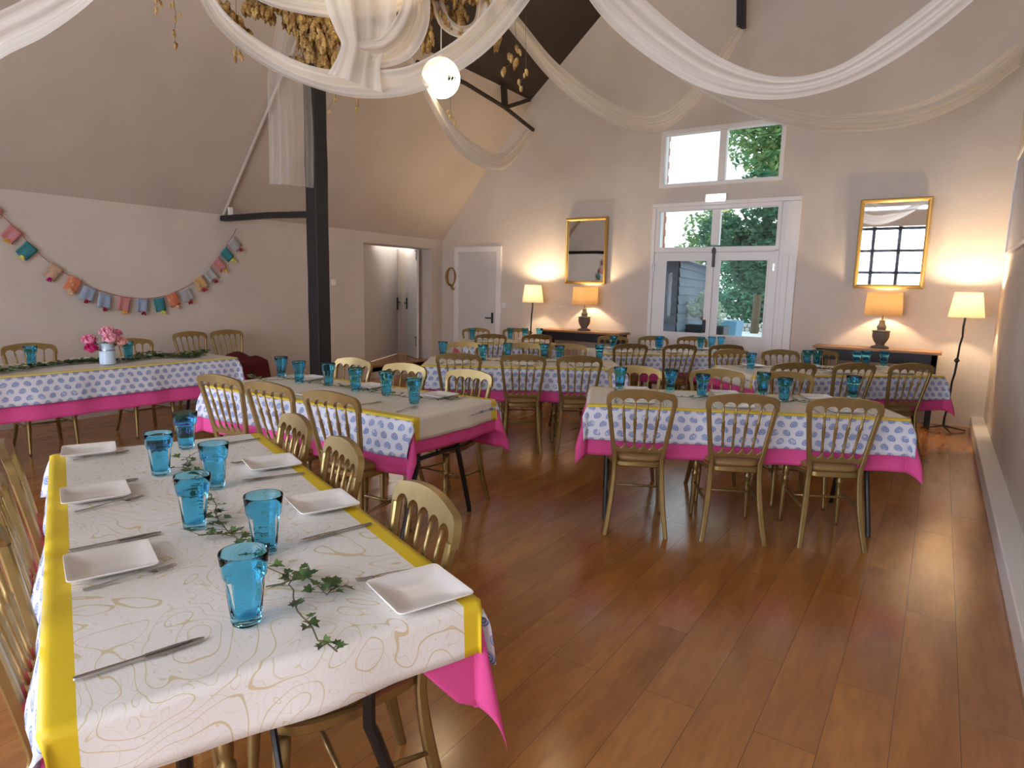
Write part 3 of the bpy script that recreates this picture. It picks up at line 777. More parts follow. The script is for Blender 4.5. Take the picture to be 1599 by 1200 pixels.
make_table('T5', (-.86, 6.66), 41.8, 1.83, .76, 'table before the floor lamp', top_far, seed=21)
make_table('T6', (-2.70, 7.40), 42, 1.83, .76, 'table before the glazed doors', top_far, seed=24)
make_table('T7', (-4.86, 7.16), 45, 1.22, .76, 'small table near the plain door', top_far, seed=27)
make_table('T8', (-5.89, 1.9), 90, 3.38, .76, 'head table under the bunting', top_head, seed=31, ow_print=.22, ow_pink=.34, oe_pink=.3, oe_top=.02)

ORD3 = {1: ['only'], 2: ['left', 'right'], 3: ['left', 'middle', 'right'], 4: ['first', 'second', 'third', 'fourth'], 5: ['first', 'second', 'third', 'fourth', 'fifth']}
JIT = random.Random(77)
def row(key, side, us, names=None, inset=.06, jit=4):
    """side -1: the near long side, +1: far long side (table coordinates)"""
    T = TABLES[key]; names = names or ORD3[len(us)]
    for u_, nm in zip(us, names):
        v_ = side*(T['W']/2-inset+JIT.uniform(-.01, .015)); p = loc2w(T, u_, v_)
        rz = T['a']+(0 if side < 0 else PI)+R(JIT.uniform(-jit, jit))
        sd = 'near side' if side < 0 else 'far side'
        chair(p, rz, f'gold spindle-back chair, {nm} on the {sd} of the {T["ph"]}', 'gold chairs at the dining tables')
def u_of(key, pxs, z=.885): return [w2loc(TABLES[key], at(px, py, z=z))[0] for px, py in pxs]
row('T3', -1, [-.61, -.055, .50], jit=2)
row('T3', 1, u_of('T3', [(996, 580), (1134, 586), (1250, 590)]))
row('T2', -1, u_of('T2', [(350, 584), (452, 592), (553, 605)]), inset=.04)
row('T2', 1, u_of('T2', [(521, 563), (607, 572), (702, 583)]))
row('T4', -1, u_of('T4', [(718, 554), (818, 556), (907, 558)]))
row('T4', 1, u_of('T4', [(727, 538), (819, 539), (893, 541)]))
row('T5', -1, u_of('T5', [(1259, 570), (1351, 570), (1428, 568)]))
row('T5', 1, u_of('T5', [(1170, 551), (1248, 552), (1316, 553)]))
row('T6', -1, u_of('T6', [(987, 538), (1062, 538), (1140, 539)]))
row('T6', 1, u_of('T6', [(972, 528), (1033, 528), (1096, 529)]))
row('T7', -1, [-.28, .28]); row('T7', 1, [-.30, .28])
row('T1', 1, [-.60, -.09, .57], ['first', 'middle', 'last'], inset=.19)
row('T1', -1, [-.62, -.12, .42], ['first', 'middle', 'last'], inset=.16)
hu = u_of('T8', [(59, 540), (213, 531)], z=.885)
row('T8', 1, [hu[0]-.62, hu[0], hu[1]], jit=5, inset=.0)
# chairs by the wall and the chair at the table end
for (px, py), nm in (((299, 513), 'left of the pair'), ((354, 512), 'right of the pair')):
    p = at(px, py, x=-7.08); chair((-6.83, p.y, 0), R(-90+JIT.uniform(-3, 3)), f'gold spindle-back chair against the wall, {nm} under the bunting end', 'gold chairs against the wall')

# tableware
def seat_set(key, side, u_, nm, plate=True, knife=True, fork=True):
    T = TABLES[key]; ph = T['ph']; sd = 'near side' if side < 0 else 'far side'
    j = lambda s: JIT.uniform(-s, s)
    v_ = side*.235
    if plate: put(PLATE, loc2w(T, u_+j(.01), v_, ZT), T['a']+R(j(4)), f'white square plate, {nm} on the {sd} of the {ph}', 'plate', 'white plates on the tables')
    if knife: put(KNIFE, loc2w(T, u_-side*-.0-.15, v_, ZT), T['a']+R(j(5))+(0 if side < 0 else PI), f'steel table knife, {nm} on the {sd} of the {ph}', 'knife', 'knives on the tables')
    if fork: put(FORK, loc2w(T, u_+.145, v_, ZT), T['a']+R(j(6))+(0 if side < 0 else PI), f'steel fork, {nm} on the {sd} of the {ph}', 'fork', 'forks on the tables')
for key in ('T2', 'T3', 'T4', 'T5', 'T6'):
    for side in (-1, 1):
        for u_, nm in zip((-.60, 0, .60), ORD3[3]): seat_set(key, side, u_, nm, plate=not (key == 'T2' and side < 0 and u_ > 0))
for side in (-1, 1):
    for u_, nm in zip((-.3, .3), ORD3[2]): seat_set('T7', side, u_, nm)
for u_, nm in ((-.05, 'first'), (.62, 'second'), (1.25, 'third')): seat_set('T8', 1, u_, nm)
# near table: settings where they lie
A1 = TABLES['T1']['a']
def flat(px0, px1, tip, proto, label, cat, group, L=None):
    a, b = at(px0[0], px0[1], z=ZT), at(px1[0], px1[1], z=ZT); d = b-a; m_ = (a+b)/2
    return put(proto, (m_.x, m_.y, ZT), math.atan2(d.y, d.x)-PI/2, label, cat, group)
for (px, py), nm in (((140, 707), 'first from the far end on the left'), ((150, 775), 'second from the far end on the left'), ((174, 884), 'third from the far end on the left'),
                     ((655, 928), 'at the near right corner'), ((504, 790), 'second from the near end on the right'), ((425, 727), 'third from the near end on the right')):
    p = at(px, py, z=ZT); put(PLATE, (p.x, p.y, ZT), A1+R(JIT.uniform(-3, 3)), f'white square plate {nm} of the closest table', 'plate', 'white plates on the tables')
for a, b, nm in (((100, 767), (216, 749), 'second place on the left'), ((104, 863), (253, 833), 'third place on the left'), ((108, 1066), (322, 998), 'fourth place on the left'),
                 ((412, 685), (325, 698), 'far right place'), ((476, 740), (380, 752), 'third place from near on the right'), ((581, 819), (471, 846), 'second place from near on the right')):
    flat(a, b, None, KNIFE, f'steel table knife, {nm} of the closest table', 'knife', 'knives on the tables')
for a, b, nm in (((108, 721), (206, 706), 'first place on the left'), ((108, 803), (232, 776), 'second place on the left'), ((120, 926), (282, 884), 'third place on the left'),
                 ((678, 885), (556, 911), 'near right corner place'), ((440, 712), (358, 727), 'third place from near on the right')):
    flat(a, b, None, FORK, f'steel fork, {nm} of the closest table', 'fork', 'forks on the tables')
# glasses
GL = {'T1': [(252, 745), (292, 703), (337, 766), (305, 830), (415, 870), (386, 984)],
      'T2': [(440, 590), (468, 599), (514, 603), (556, 612), (604, 619), (647, 632)],
      'T3': [(968, 607), (1047, 612), (1096, 621), (1186, 614), (1224, 628), (1332, 618)],
      'T4': [(697, 553), (754, 564), (793, 560), (847, 556), (874, 565), (928, 557)],
      'T5': [(1172, 578), (1244, 569), (1259, 569), (1329, 571), (1337, 570), (1405, 568)],
      'T6': [(958, 545), (1016, 541), (1029, 546), (1080, 539), (1094, 546), (1147, 537)],
      'T7': [(738, 531), (780, 523), (798, 522), (841, 522)],
      'T8': [(50, 571), (201, 561)]}
ORD = ['first', 'second', 'third', 'fourth', 'fifth', 'sixth']
for key, lst in GL.items():
    T = TABLES[key]
    for i, (px, py) in enumerate(sorted(lst)):
        p = at(px, py, z=ZT); d = Vector((p.x, p.y, 0)).normalized()*.03
        u_, v_ = w2loc(T, p+d); v_ = max(-T['W']/2+.06, min(T['W']/2-.06, v_)); u_ = max(-T['L']/2+.06, min(T['L']/2-.06, u_))
        q_ = loc2w(T, u_, v_, ZT)
        put(GLASS, q_, JIT.uniform(0, 2), f'blue faceted glass tumbler, {ORD[i]} from the left on the {T["ph"]}', 'glass', 'blue glasses on the tables')
# ivy
zi = ZT+.006
P_ = lambda l: [at(px, py, z=zi) for px, py in l]
ivy(P_([(296, 712), (288, 730), (300, 748), (330, 775), (340, 800), (338, 815), (362, 835), (392, 862), (420, 890), (455, 905), (480, 905), (510, 930), (530, 915)]), 'leafy ivy trail winding between the glasses of the closest table', 5, 52, .030, .032)
ivy(P_([(455, 905), (460, 945), (478, 975), (500, 1000), (527, 1018)]), 'ivy sprig trailing to the near edge beside the closest glass', 6, 30, .030, .02, branches=0)
g2 = lambda l: [(300+a/3.075, 500+b/3.075) for a, b in l]
ivy(P_(g2([(280, 272), (350, 292), (460, 285), (560, 300), (700, 318), (780, 330), (870, 345), (940, 358), (1010, 370), (1120, 378), (1200, 385), (1290, 378)])), 'ivy trail along the middle of the table before the black post', 7, 46, .027, .04)
for key, ph, seed, a, b in (('T3', 'large table on the open floor', 11, -.80, .55), ('T4', 'middle table beyond the post', 12, -.7, .7), ('T5', 'table before the floor lamp', 13, -.5, .6), ('T6', 'table before the glazed doors', 14, -.6, .6)):
    T = TABLES[key]; rr = random.Random(seed)
    ivy([loc2w(T, a+(b-a)*i/8, rr.uniform(-.05, .05)-(.14 if i == 0 and key == 'T3' else 0), zi) for i in range(9)], f'ivy trail along the middle of the {ph}', seed, 34, .027, .035)
g8 = lambda l: [(a/3.807, 480+b/3.807) for a, b in l]
ivy(P_(g8([(-80, 395), (0, 385), (100, 368), (250, 352), (400, 332), (560, 322), (700, 325), (850, 305), (1000, 292), (1120, 300), (1190, 268)])), 'long thick ivy trail down the head table under the bunting', 15, 190, .036, .055, branches=10)
ivy(P_(g8([(790, 300), (880, 275), (960, 285), (1060, 280), (1150, 285), (1230, 262)])), 'short ivy sprig at the far end of the head table', 16, 110, .032, .05)

# ------------------------------------------------------------------ jug of peonies
vp_ = at(169, 569, z=ZT); M['enamel'] = mat('pale_blue_enamel', (.52, .66, .78, 1), .35)
jug = empty('flower_jug', (vp_.x, vp_.y, ZT)); tag(jug, 'pale blue enamel jug of peonies on the head table', 'jug')
MB().lathe([(.052, 0), (.058, .005), (.058, .12), (.051, .134), (.051, .165), (.057, .175), (.051, .175), (.046, .165), (.046, .14), (.02, .02)], 28).build('jug_body', M['enamel'], jug, smooth=True)
MB().lathe([(.0588, .116), (.0592, .120), (.0588, .124)], 28).build('band', M['steel'], jug, smooth=True)
PK = [mat('peony_pale_pink', (.80, .38, .47, 1), .7), mat('peony_magenta', (.55, .02, .16, 1), .7), mat('peony_peach', (.82, .42, .36, 1), .7), mat('peony_mid_pink', (.78, .26, .42, 1), .7)]
def peony(px, py, rad, m, lab, seed, dd=0):
    rnd = random.Random(seed); dist = math.hypot(vp_.x, vp_.y)+dd
    h = at(px, py, d=dist); base = Vector((vp_.x+rnd.uniform(-.02, .02), vp_.y+rnd.uniform(-.02, .02), ZT+.06))
    r = empty('peony', base); tag(r, lab, 'flower', 'peonies in the jug')
    c_ = h-base; mb = MB()
    for k in range(34):
        a = k*2.4; t_ = k/34; el = R(80-100*t_); d = Vector((math.cos(a)*math.cos(el), math.sin(a)*math.cos(el), math.sin(el)))
        s = d.cross(Vector((0, 0, 1))).normalized(); u_ = s.cross(d); rr = rad*(.55+.45*t_); w = rad*.55
        p = c_+d*rr
        mb.add([c_+d*rr*.2, p-s*w*.7-u_*w*.1, p-s*w*.55+u_*w*.7, p+u_*w*.95-d*rr*.1, p+s*w*.55+u_*w*.7, p+s*w*.7-u_*w*.1], [(0, 1, 2), (0, 2, 3), (0, 3, 4), (0, 4, 5), (1, 2, 3, 4, 5)][:4])
    rs = [[tuple(c_+Vector((rad*.78*math.sin(R(e))*math.cos(a*PI/6), rad*.78*math.sin(R(e))*math.sin(a*PI/6), rad*.78*math.cos(R(e))))) for a in range(12)] for e in (5, 40, 80, 120, 175)]
    mb.rings(rs)
    mb.build('bloom', m, r, smooth=True)
    MB().tube([(0, 0, 0), (c_.x*.3, c_.y*.3, c_.z*.6), tuple(c_*.97)], .004, 5).build('stem', M['leaf'], r)
    lm = MB()
    for k in range(7): ivy_leaf(lm, c_*.8, Vector((rnd.gauss(0, 1), rnd.gauss(0, 1), .2)), .05, rnd)
    lm.build('leaves', M['leaf'], r)
peony(140, 531, .056, PK[3], 'mid pink peony leaning out at the side of the jug', 1)
peony(143, 544, .050, PK[1], 'dark magenta peony drooping lowest beside the jug', 2, -.05)
peony(168, 519, .060, PK[0], 'pale pink peony standing tallest over the jug', 3, .04)
peony(173, 529, .058, PK[0], 'full pale pink peony facing out at the middle of the bunch', 4, -.06)
peony(189, 534, .052, PK[2], 'peach pink peony low at the edge nearest the blue glass', 5)
peony(182, 521, .046, PK[3], 'small mid pink peony behind the bunch', 6, .07)

# ------------------------------------------------------------------ red jacket heaped on the wall chair
cy_ = at(354, 512, x=-7.08).y; mb = MB(); nu, nv = 30, 30
for i in range(nu+1):
    for j in range(nv+1):
        a, b = i/nu*2-1, j/nv*2-1          # a: out from the wall, b: along the wall
        X = .20+.33*a; Y = .36*b
        ex_, ey_ = max(0, X-.40), max(0, abs(Y)-.19)
        z = .52+.10*math.exp(-((X-.08)**2+(Y+.02)**2)/.03)+.05*math.exp(-((X-.28)**2+(Y-.12)**2)/.006)+.012*math.sin(17*X+9*Y)+.010*math.sin(23*Y-7*X)
        drop = ex_*2.2+ey_*1.7
        X2 = min(X, .40)+ex_*.28+.012*math.sin(15*Y)*min(1, ex_*9); Y2 = math.copysign(min(abs(Y), .19)+ey_*.30+.010*math.sin(19*X)*min(1, ey_*9), Y)
        mb.v.append((X2-.18, Y2, z-drop))
mb.f = [(i*(nv+1)+j, (i+1)*(nv+1)+j, (i+1)*(nv+1)+j+1, i*(nv+1)+j+1) for i in range(nu) for j in range(nv)]
jk = mb.build('jacket', mat('dark_red_wool', (.10, .007, .012, 1), .95), smooth='full'); jk.location = (-6.84, cy_+.02, 0)
so = jk.modifiers.new('thickness', 'SOLIDIFY'); so.thickness = .012; so.offset = 1
tag(jk, 'dark red jacket heaped on the seat of a wall chair past the head table', 'jacket')

# ------------------------------------------------------------------ consoles, lamps, mirrors
M['oaktop'] = mat('waxed_console_top', (.36, .19, .08, 1), .4)
def console(x0, x1, label):
    z = .855; r = empty('console_table', ((x0+x1)/2, 8.62, 0)); tag(r, label, 'console table', 'console tables under the mirrors'); h = (x1-x0)/2
    MB().box((-h, -.19, z-.03), (h, .19, z)).build('tabletop', M['oaktop'], r, bevel=.006)
    MB().box((-h+.04, -.165, z-.155), (h-.04, .165, z-.03)).build('apron', M['black'], r)
    for sx in (-1, 1):
        for sy in (-1, 1):
            MB().box((sx*(h-.065)-.03, sy*.135-.03, 0), (sx*(h-.065)+.03, sy*.135+.03, z-.03)).build('leg', M['black'], r, bevel=.004)
    return r
console(-5.12, -3.77, 'black console table with waxed top under the left mirror')
console(-1.25, .05, 'black console table with waxed top under the right mirror')
def shade_mat(name, col, em, tl=.75):
    m = bpy.data.materials.new(name); m.use_nodes = True; nt = m.node_tree; nt.nodes.clear()
    o = nt.nodes.new('ShaderNodeOutputMaterial'); d = nt.nodes.new('ShaderNodeBsdfDiffuse'); t_ = nt.nodes.new('ShaderNodeBsdfTranslucent'); mx = nt.nodes.new('ShaderNodeMixShader')
    d.inputs[0].default_value = col; t_.inputs[0].default_value = em; mx.inputs[0].default_value = tl
    nt.links.new(d.outputs[0], mx.inputs[1]); nt.links.new(t_.outputs[0], mx.inputs[2]); nt.links.new(mx.outputs[0], o.inputs[0]); return m
M['sh_tan'] = shade_mat('tan_lamp_shade', (.50, .33, .17, 1), (.36, .29, .20, 1), .6)
M['sh_cream'] = shade_mat('cream_lamp_shade', (.8, .7, .55, 1), (.80, .73, .62, 1), .6)
M['urn'] = mat('grey_brown_urn', (.13, .105, .085, 1), .6); M['urnneck'] = mat('pale_turned_wood', (.17, .145, .115, 1), .6)
def shade_mesh(r0, r1, z0, z1, n=32):
    rs = [[(r*math.cos(2*PI*k/n), r*math.sin(2*PI*k/n), z) for k in range(n)] for r, z in ((r0, z0), (r1, z1), (r1-.003, z1), (r0-.003, z0))]
    mb = MB().rings(rs, caps=False)
    return mb
glow = mat('warm_bulb', (1, .8, .5, 1), .5); gb = glow.node_tree.nodes['Principled BSDF']; gb.inputs['Emission Color'].default_value = (1, .70, .36, 1); gb.inputs['Emission Strength'].default_value = 25
def table_lamp(x, y, label, power):
    z = .855; r = empty('table_lamp', (x, y, z)); tag(r, label, 'lamp', 'urn lamps on the consoles')
    MB().lathe([(.095, 0), (.098, .012), (.085, .025), (.05, .035), (.045, .05), (.07, .085), (.088, .13), (.09, .17), (.085, .185), (.093, .195), (.093, .205), (.07, .21)], 28).build('urn', M['urn'], r, smooth=True)
    MB().lathe([(.05, .21), (.042, .225), (.05, .24), (.047, .26), (.036, .275), (.028, .31), (.032, .325), (.010, .33), (.010, .455)], 20).build('neck', M['urnneck'], r, smooth=True)
    s = shade_mesh(.195, .180, .385, .645).build('lamp_shade', M['sh_tan'], r, smooth=True)
    MB().lathe([(.012, .455), (.028, .48), (.028, .51), (.006, .53)], 12).build('bulb', glow, r, smooth=True)
    bulb('lamp_bulb_light', (x, y, z+.555), power)
    return r
table_lamp(-4.42, 8.60, 'tan shaded urn lamp on the console under the left mirror', 15)
table_lamp(-.56, 8.60, 'tan shaded urn lamp on the console under the right mirror', 15)
def floor_lamp(x, y, dx, label, power):
    r = empty('floor_lamp', (x, y, 0)); tag(r, label, 'lamp', 'cream shaded floor lamps')
    mb = MB()
    for k in range(4):
        a = R(20+90*k); mb.tube([(0, 0, .055), (math.cos(a)*.1, math.sin(a)*.1, .035), (math.cos(a)*.22, math.sin(a)*.22, .012)], [.012, .009, .007], 6)
    mb.build('tripod_base', M['blackm'], r, smooth=True)
    mb = MB(); rr = random.Random(int(x*10)); pts = [(0, 0, .045)]
    for i in range(1, 12): pts.append((dx*i/12+rr.uniform(-.006, .006), rr.uniform(-.005, .005), .045+1.2*i/12))
    pts.append((dx, 0, 1.34)); mb.tube(pts, [.011+rr.uniform(-.002, .003) for _ in pts], 7); mb.lathe([(.012, -.02), (.03, 0), (.012, .03)], 10, (dx*.6, 0, .78)); mb.build('pole', M['blackm'], r, smooth=True)
    s = shade_mesh(.165, .125, 1.25, 1.515); s.v = [(p[0]+dx, p[1], p[2]) for p in s.v]; s.build('lamp_shade', M['sh_cream'], r, smooth=True)
    MB().lathe([(.012, 1.34), (.03, 1.37), (.03, 1.40), (.006, 1.43)], 12, (dx, 0, 0)).build('bulb', glow, r, smooth=True)
    bulb('lamp_bulb_light', (x+dx, y, 1.46), power)
floor_lamp(.14, 8.45, .085, 'twisted black floor lamp with cream shade in the right corner', 22)
floor_lamp(-5.34, 8.5, .07, 'slender black floor lamp with cream shade beside the plain door', 22)
def wall_mirror(x0, x1, z0, z1, tilt, label):
    r = empty('wall_mirror', ((x0+x1)/2, YB-.015, z0)); r.rotation_euler = (R(tilt), 0, 0); tag(r, label, 'mirror', 'gilt framed mirrors'); h = (x1-x0)/2; H = z1-z0; f = .045
    mb = MB(); y0, y1 = -.05, -.005
    prof = [(0, y1), (0, y0+.012), (.012, y0), (.028, y0+.004), (f, y0+.022), (f, y1)]
    corners = lambda i: [(-h+i, i), (h-i, i), (h-i, H-i), (-h+i, H-i)]
    rs = [[(cx_, y, cz_) for cx_, cz_ in corners(i)] for i, y in prof]
    mb.rings(rs, caps=False).build('frame', M['gilt'], r)
    MB().box((-h+f-.01, -.022, f-.01), (h-f+.01, -.014, H-f+.01)).build('mirror_glass', M['mirror'], r)
    MB().box((-h+.01, -.012, .01), (h-.01, -.004, H-.01)).build('backing', M['black'], r)
wall_mirror(-4.89, -4.20, 1.55, 2.53, .5, 'upright gilt framed mirror left of the windows reflecting the sloping ceiling')
wall_mirror(-.92, -.20, 1.55, 2.58, 1.5, 'upright gilt framed mirror right of the windows reflecting the white swags')

# letter Q
qc = at(702, 435, y=YB-.03); ql = MB(); n = 28; hq_, wq_ = .160, .125
for k in range(n):
    a0_, a1_ = 2*PI*k/n, 2*PI*(k+1)/n; seg = []
    for a in (a0_, a1_):
        wd = .024+.026*abs(math.cos(a))
        for f in (0, 1): seg.append(((wq_-f*wd)*math.cos(a), (hq_-f*(.018 if abs(math.sin(a)) > .7 else .02))*math.sin(a)+.03))
    (ax, az), (bx, bz), (cx2, cz2), (dx2, dz2) = seg
    ql.add([(ax, -.015, az), (bx, -.015, bz), (dx2, -.015, dz2), (cx2, -.015, cz2), (ax, .015, az), (bx, .015, bz), (dx2, .015, dz2), (cx2, .015, cz2)], [(0, 1, 2, 3), (7, 6, 5, 4), (0, 3, 7, 4), (1, 5, 6, 2)])
ql.tube([(-.05, 0, -.10), (-.005, 0, -.115), (.02, 0, -.17), (.055, 0, -.195), (.085, 0, -.18), (.088, 0, -.155)], [(.012, .015), (.014, .015), (.015, .015), (.014, .015), (.011, .015), (.008, .015)], sq=True)
tag(ql.build('wall_letter', mat('antique_gold_letter', (.36, .20, .06, 1), .5, .3), loc=(-7.16, YB-.016, qc.z)), 'gold capital letter Q hung on the wall beside the plain door', 'letter')

# ------------------------------------------------------------------ paper globe pendants
def globe(px, py, d, label, name='paper_globe', on=6.0, R_=.165, x=None, cord=2.5):
    p = at(px, py, d=d) if x is None else Vector(x)
    r = empty('globe_pendant', p); tag(r, label, 'pendant light', 'white globe pendants')
    m = bpy.data.materials.get('lit_paper_globe')
    if m is None:
        m = mat('lit_paper_globe', (.9, .85, .75, 1), .6); b_ = m.node_tree.nodes['Principled BSDF']; b_.inputs['Emission Color'].default_value = (1, .76, .46, 1); b_.inputs['Emission Strength'].default_value = on
    rs = [[(R_*math.sin(R(e))*math.cos(2*PI*a/28), R_*math.sin(R(e))*math.sin(2*PI*a/28), R_*math.cos(R(e))) for a in range(28)] for e in [2]+list(range(12, 180, 12))+[178]]
    MB().rings(rs).build('globe', m, r, smooth='full')
    zc = roof_z(p.x)-p.z
    MB().tube([(0, 0, R_-.01), (0, 0, zc)], .004, 5).build('cord', M['white'], r)
    MB().lathe([(.02, R_-.012), (.025, R_+.004), (.015, R_+.03)], 12).build('cap', M['white'], r)
    if 'butterfly' in label:
        for k, s in ((0, 1), (1, .8)):
            q = at(px+15+k*12, py+0, d=d)-p; q = Vector((q.x, q.y, q.z)).normalized()
            # two small dark butterflies stuck on the paper
            f = Vector((-p.x, -p.y, CH-p.z)).normalized(); rt = Vector((_r[0], _r[1], _r[2])); up = Vector((_u[0], _u[1], _u[2]))
            dirn = (f*.75+rt*(.42+.22*k)+up*(-.02+.03*k)).normalized(); c_ = dirn*(R_+.012)
            a = dirn.cross(Vector((0, 0, 1))).normalized(); b = a.cross(dirn); w = .022*s
            MB().add([c_, c_+a*w+b*w*1.5, c_+a*w*1.3, c_+a*w*.8-b*w*1.4, c_-a*w*.6-b*w*1.2, c_-a*w+b*w*.1, c_-a*w*.8+b*w*1.4], [(0, 1, 2), (0, 2, 3), (0, 4, 5), (0, 5, 6)]).build('butterfly', M['black'], r)
    return r
globe(689, 122, 5.9, 'lit white paper globe with dark butterfly shapes beside the large swag')
globe(0, 0, 0, 'lit paper globe hanging highest, close under the dark roof boards', x=(-4.05, 7.35, 5.32))
globe(590, -75, 4.9, 'lit paper globe above the voile and hops at the drape centre')
globe(0, 0, 0, 'lit paper globe hanging over the floor behind us', x=(-1.6, -1.2, 3.7))
globe(0, 0, 0, 'lit paper globe near the rear glazing behind us', x=(-2.9, -2.4, 3.9))

# ------------------------------------------------------------------ sheer swags
m = bpy.data.materials.new('sheer_voile'); m.use_nodes = True; nt = m.node_tree; nt.nodes.clear(); M['voile'] = m
o_ = nt.nodes.new('ShaderNodeOutputMaterial'); d_n = nt.nodes.new('ShaderNodeBsdfDiffuse'); t_n = nt.nodes.new('ShaderNodeBsdfTranslucent'); tr = nt.nodes.new('ShaderNodeBsdfTransparent'); m1 = nt.nodes.new('ShaderNodeMixShader'); m2 = nt.nodes.new('ShaderNodeMixShader')
d_n.inputs[0].default_value = (.90, .86, .79, 1); t_n.inputs[0].default_value = (.88, .82, .72, 1); m1.inputs[0].default_value = .45; m2.inputs[0].default_value = .70
uvn = nt.nodes.new('ShaderNodeUVMap'); uvn.uv_map = 'UVMap'; mpn = nt.nodes.new('ShaderNodeMapping'); mpn.inputs['Scale'].default_value = (7, .5, 1); nz = nt.nodes.new('ShaderNodeTexNoise'); nz.inputs['Scale'].default_value = 1.0; nz.inputs['Detail'].default_value = 2
mr = nt.nodes.new('ShaderNodeMapRange'); mr.inputs[1].default_value = .35; mr.inputs[2].default_value = .65; mr.inputs[3].default_value = .70; mr.inputs[4].default_value = .97
nt.links.new(uvn.outputs[0], mpn.inputs[0]); nt.links.new(mpn.outputs[0], nz.inputs[0]); nt.links.new(nz.outputs[0], mr.inputs[0]); nt.links.new(mr.outputs[0], m2.inputs[0])
nt.links.new(d_n.outputs[0], m1.inputs[1]); nt.links.new(t_n.outputs[0], m1.inputs[2]); nt.links.new(tr.outputs[0], m2.inputs[1]); nt.links.new(m1.outputs[0], m2.inputs[2]); nt.links.new(m2.outputs[0], o_.inputs[0])
m = M['voile'].copy(); m.name = 'thin_voile'; M['tail'] = m
for n_ in m.node_tree.nodes:
    if n_.type == 'MAP_RANGE': n_.inputs[3].default_value = .12; n_.inputs[4].default_value = .38
def catmull(P, n):
    P = [Vector(p) for p in P]; P = [P[0]*2-P[1]]+P+[P[-1]*2-P[-2]]; out = []
    for i in range(1, len(P)-2):
        for k in range(n):
            t_ = k/n; a, b, c_, d = P[i-1:i+3]
            out.append(.5*((2*b)+(c_-a)*t_+(2*a-5*b+4*c_-d)*t_*t_+(3*b-a-3*c_+d)*t_**3))
    out.append(P[-2]); return out
def swag(pts, widths, label, seed, fold=.03, group='white voile swags', m='voile'):
    rnd = random.Random(seed); C = catmull(pts, 14); n = len(C); ch_ = (C[-1]-C[0]); s = ch_.cross(Vector((0, 0, 1))).normalized() if math.hypot(ch_.x, ch_.y) > .45*abs(ch_.z) else Vector((C[0].x, C[0].y, 0)).normalized(); wd = catmull([(w, 0, 0) for w in widths], 40); o0 = Vector(pts[0]); mb = MB(); UV = []; m_ = 22
    ph = [rnd.uniform(0, 6) for _ in range(4)]; L = 0
    for i, p in enumerate(C):
        t_ = i/(n-1); d = (C[min(i+1, n-1)]-C[max(i-1, 0)]).normalized(); s = (s-d*s.dot(d)).normalized(); u_ = s.cross(d); w = wd[int(t_*(len(wd)-1))].x
        if i: L += (C[i]-C[i-1]).length
        for j in range(m_+1):
            q = j/m_*2-1; o = u_*(q*w*.5)+s*(fold*math.cos(q*2.6+ph[0])+.20*fold*math.sin(q*11+ph[1]+1.5*t_)+.08*fold*math.sin(q*23+ph[2]+3*t_))
            mb.v.append(tuple(p+o-o0)); UV.append((j/m_, L))
    mb.f = [(i*(m_+1)+j, (i+1)*(m_+1)+j, (i+1)*(m_+1)+j+1, i*(m_+1)+j+1) for i in range(n-1) for j in range(m_)]
    ob = mb.build('fabric_swag', M[m], smooth='full', uvs=UV); ob.location = o0; tag(ob, label, 'fabric swag', group); return ob
A_ = lambda l: [at(px, py, d=d) for px, py, d in l]
swag(A_([(905, -70, 4.9), (965, 5, 4.8), (1040, 70, 4.7), (1120, 117, 4.6), (1210, 137, 4.55), (1300, 122, 4.5), (1390, 73, 4.4), (1500, -12, 4.3), (1600, -120, 4.2)]), [.22, .26, .24, .20, .14, .13, .16, .16, .16], 'broad white voile swag highest across the gable wall toward the side wall', 1)
swag(A_([(890, -70, 5.0), (950, 0, 5.2), (1020, 72, 5.5), (1120, 140, 5.9), (1230, 182, 6.4), (1330, 191, 7.0), (1430, 178, 7.5), (1520, 138, 8.0), (1593, 84, 8.5)]), [.12, .14, .14, .14, .15, .16, .18, .22, .25], 'thinner white voile swag hanging below the broad one to the far corner', 2)
swag(A_([(760, -20, 4.9), (815, 50, 5.2), (870, 115, 5.7), (940, 168, 6.3), (1000, 191, 6.9), (1050, 180, 7.4), (1105, 125, 8.0), (1157, 45, 8.6)]), [.14, .17, .18, .2, .2, .2, .18, .1], 'white voile swag ending at the black strut above the windows', 3)
swag(A_([(600, 20, 4.9), (640, 92, 5.2), (680, 165, 5.9), (715, 218, 6.8), (755, 247, 7.8), (785, 252, 8.8), (810, 230, 9.7), (826, 205, 10.3)]), [.14, .16, .2, .24, .24, .22, .2, .1], 'white voile swag drooping past the globe to the dark rod end', 4)
swag(A_([(300, -50, 4.9), (345, 30, 4.85), (415, 88, 4.8), (490, 122, 4.7), (560, 133, 4.7), (640, 127, 4.7), (710, 92, 4.75), (765, 45, 4.8), (830, -40, 4.9)]), [.08, .10, .12, .13, .18, .18, .18, .19, .2], 'large white voile swag looping under the dried hops', 5)
swag(A_([(370, -35, 4.75), (440, -5, 4.7), (540, 8, 4.65), (620, 0, 4.7), (690, -35, 4.75)]), [.12, .14, .16, .14, .12], 'taut white voile band under the hop garland top', 6)
swag(A_([(563, -15, 4.6), (566, 20, 4.6), (567, 50, 4.6), (566, 76, 4.6), (561, 100, 4.6), (555, 130, 4.62)]), [.48, .44, .36, .27, .28, .36], 'gathered white voile bundle tied down to the large swag', 7, .06)
swag(A_([(652, -25, 4.7), (648, 25, 4.68), (630, 62, 4.66), (602, 82, 4.64), (572, 84, 4.62), (552, 80, 4.6)]), [.20, .22, .22, .17, .13, .08], 'puffed white voile loop beside the gathered bundle', 8, .06)
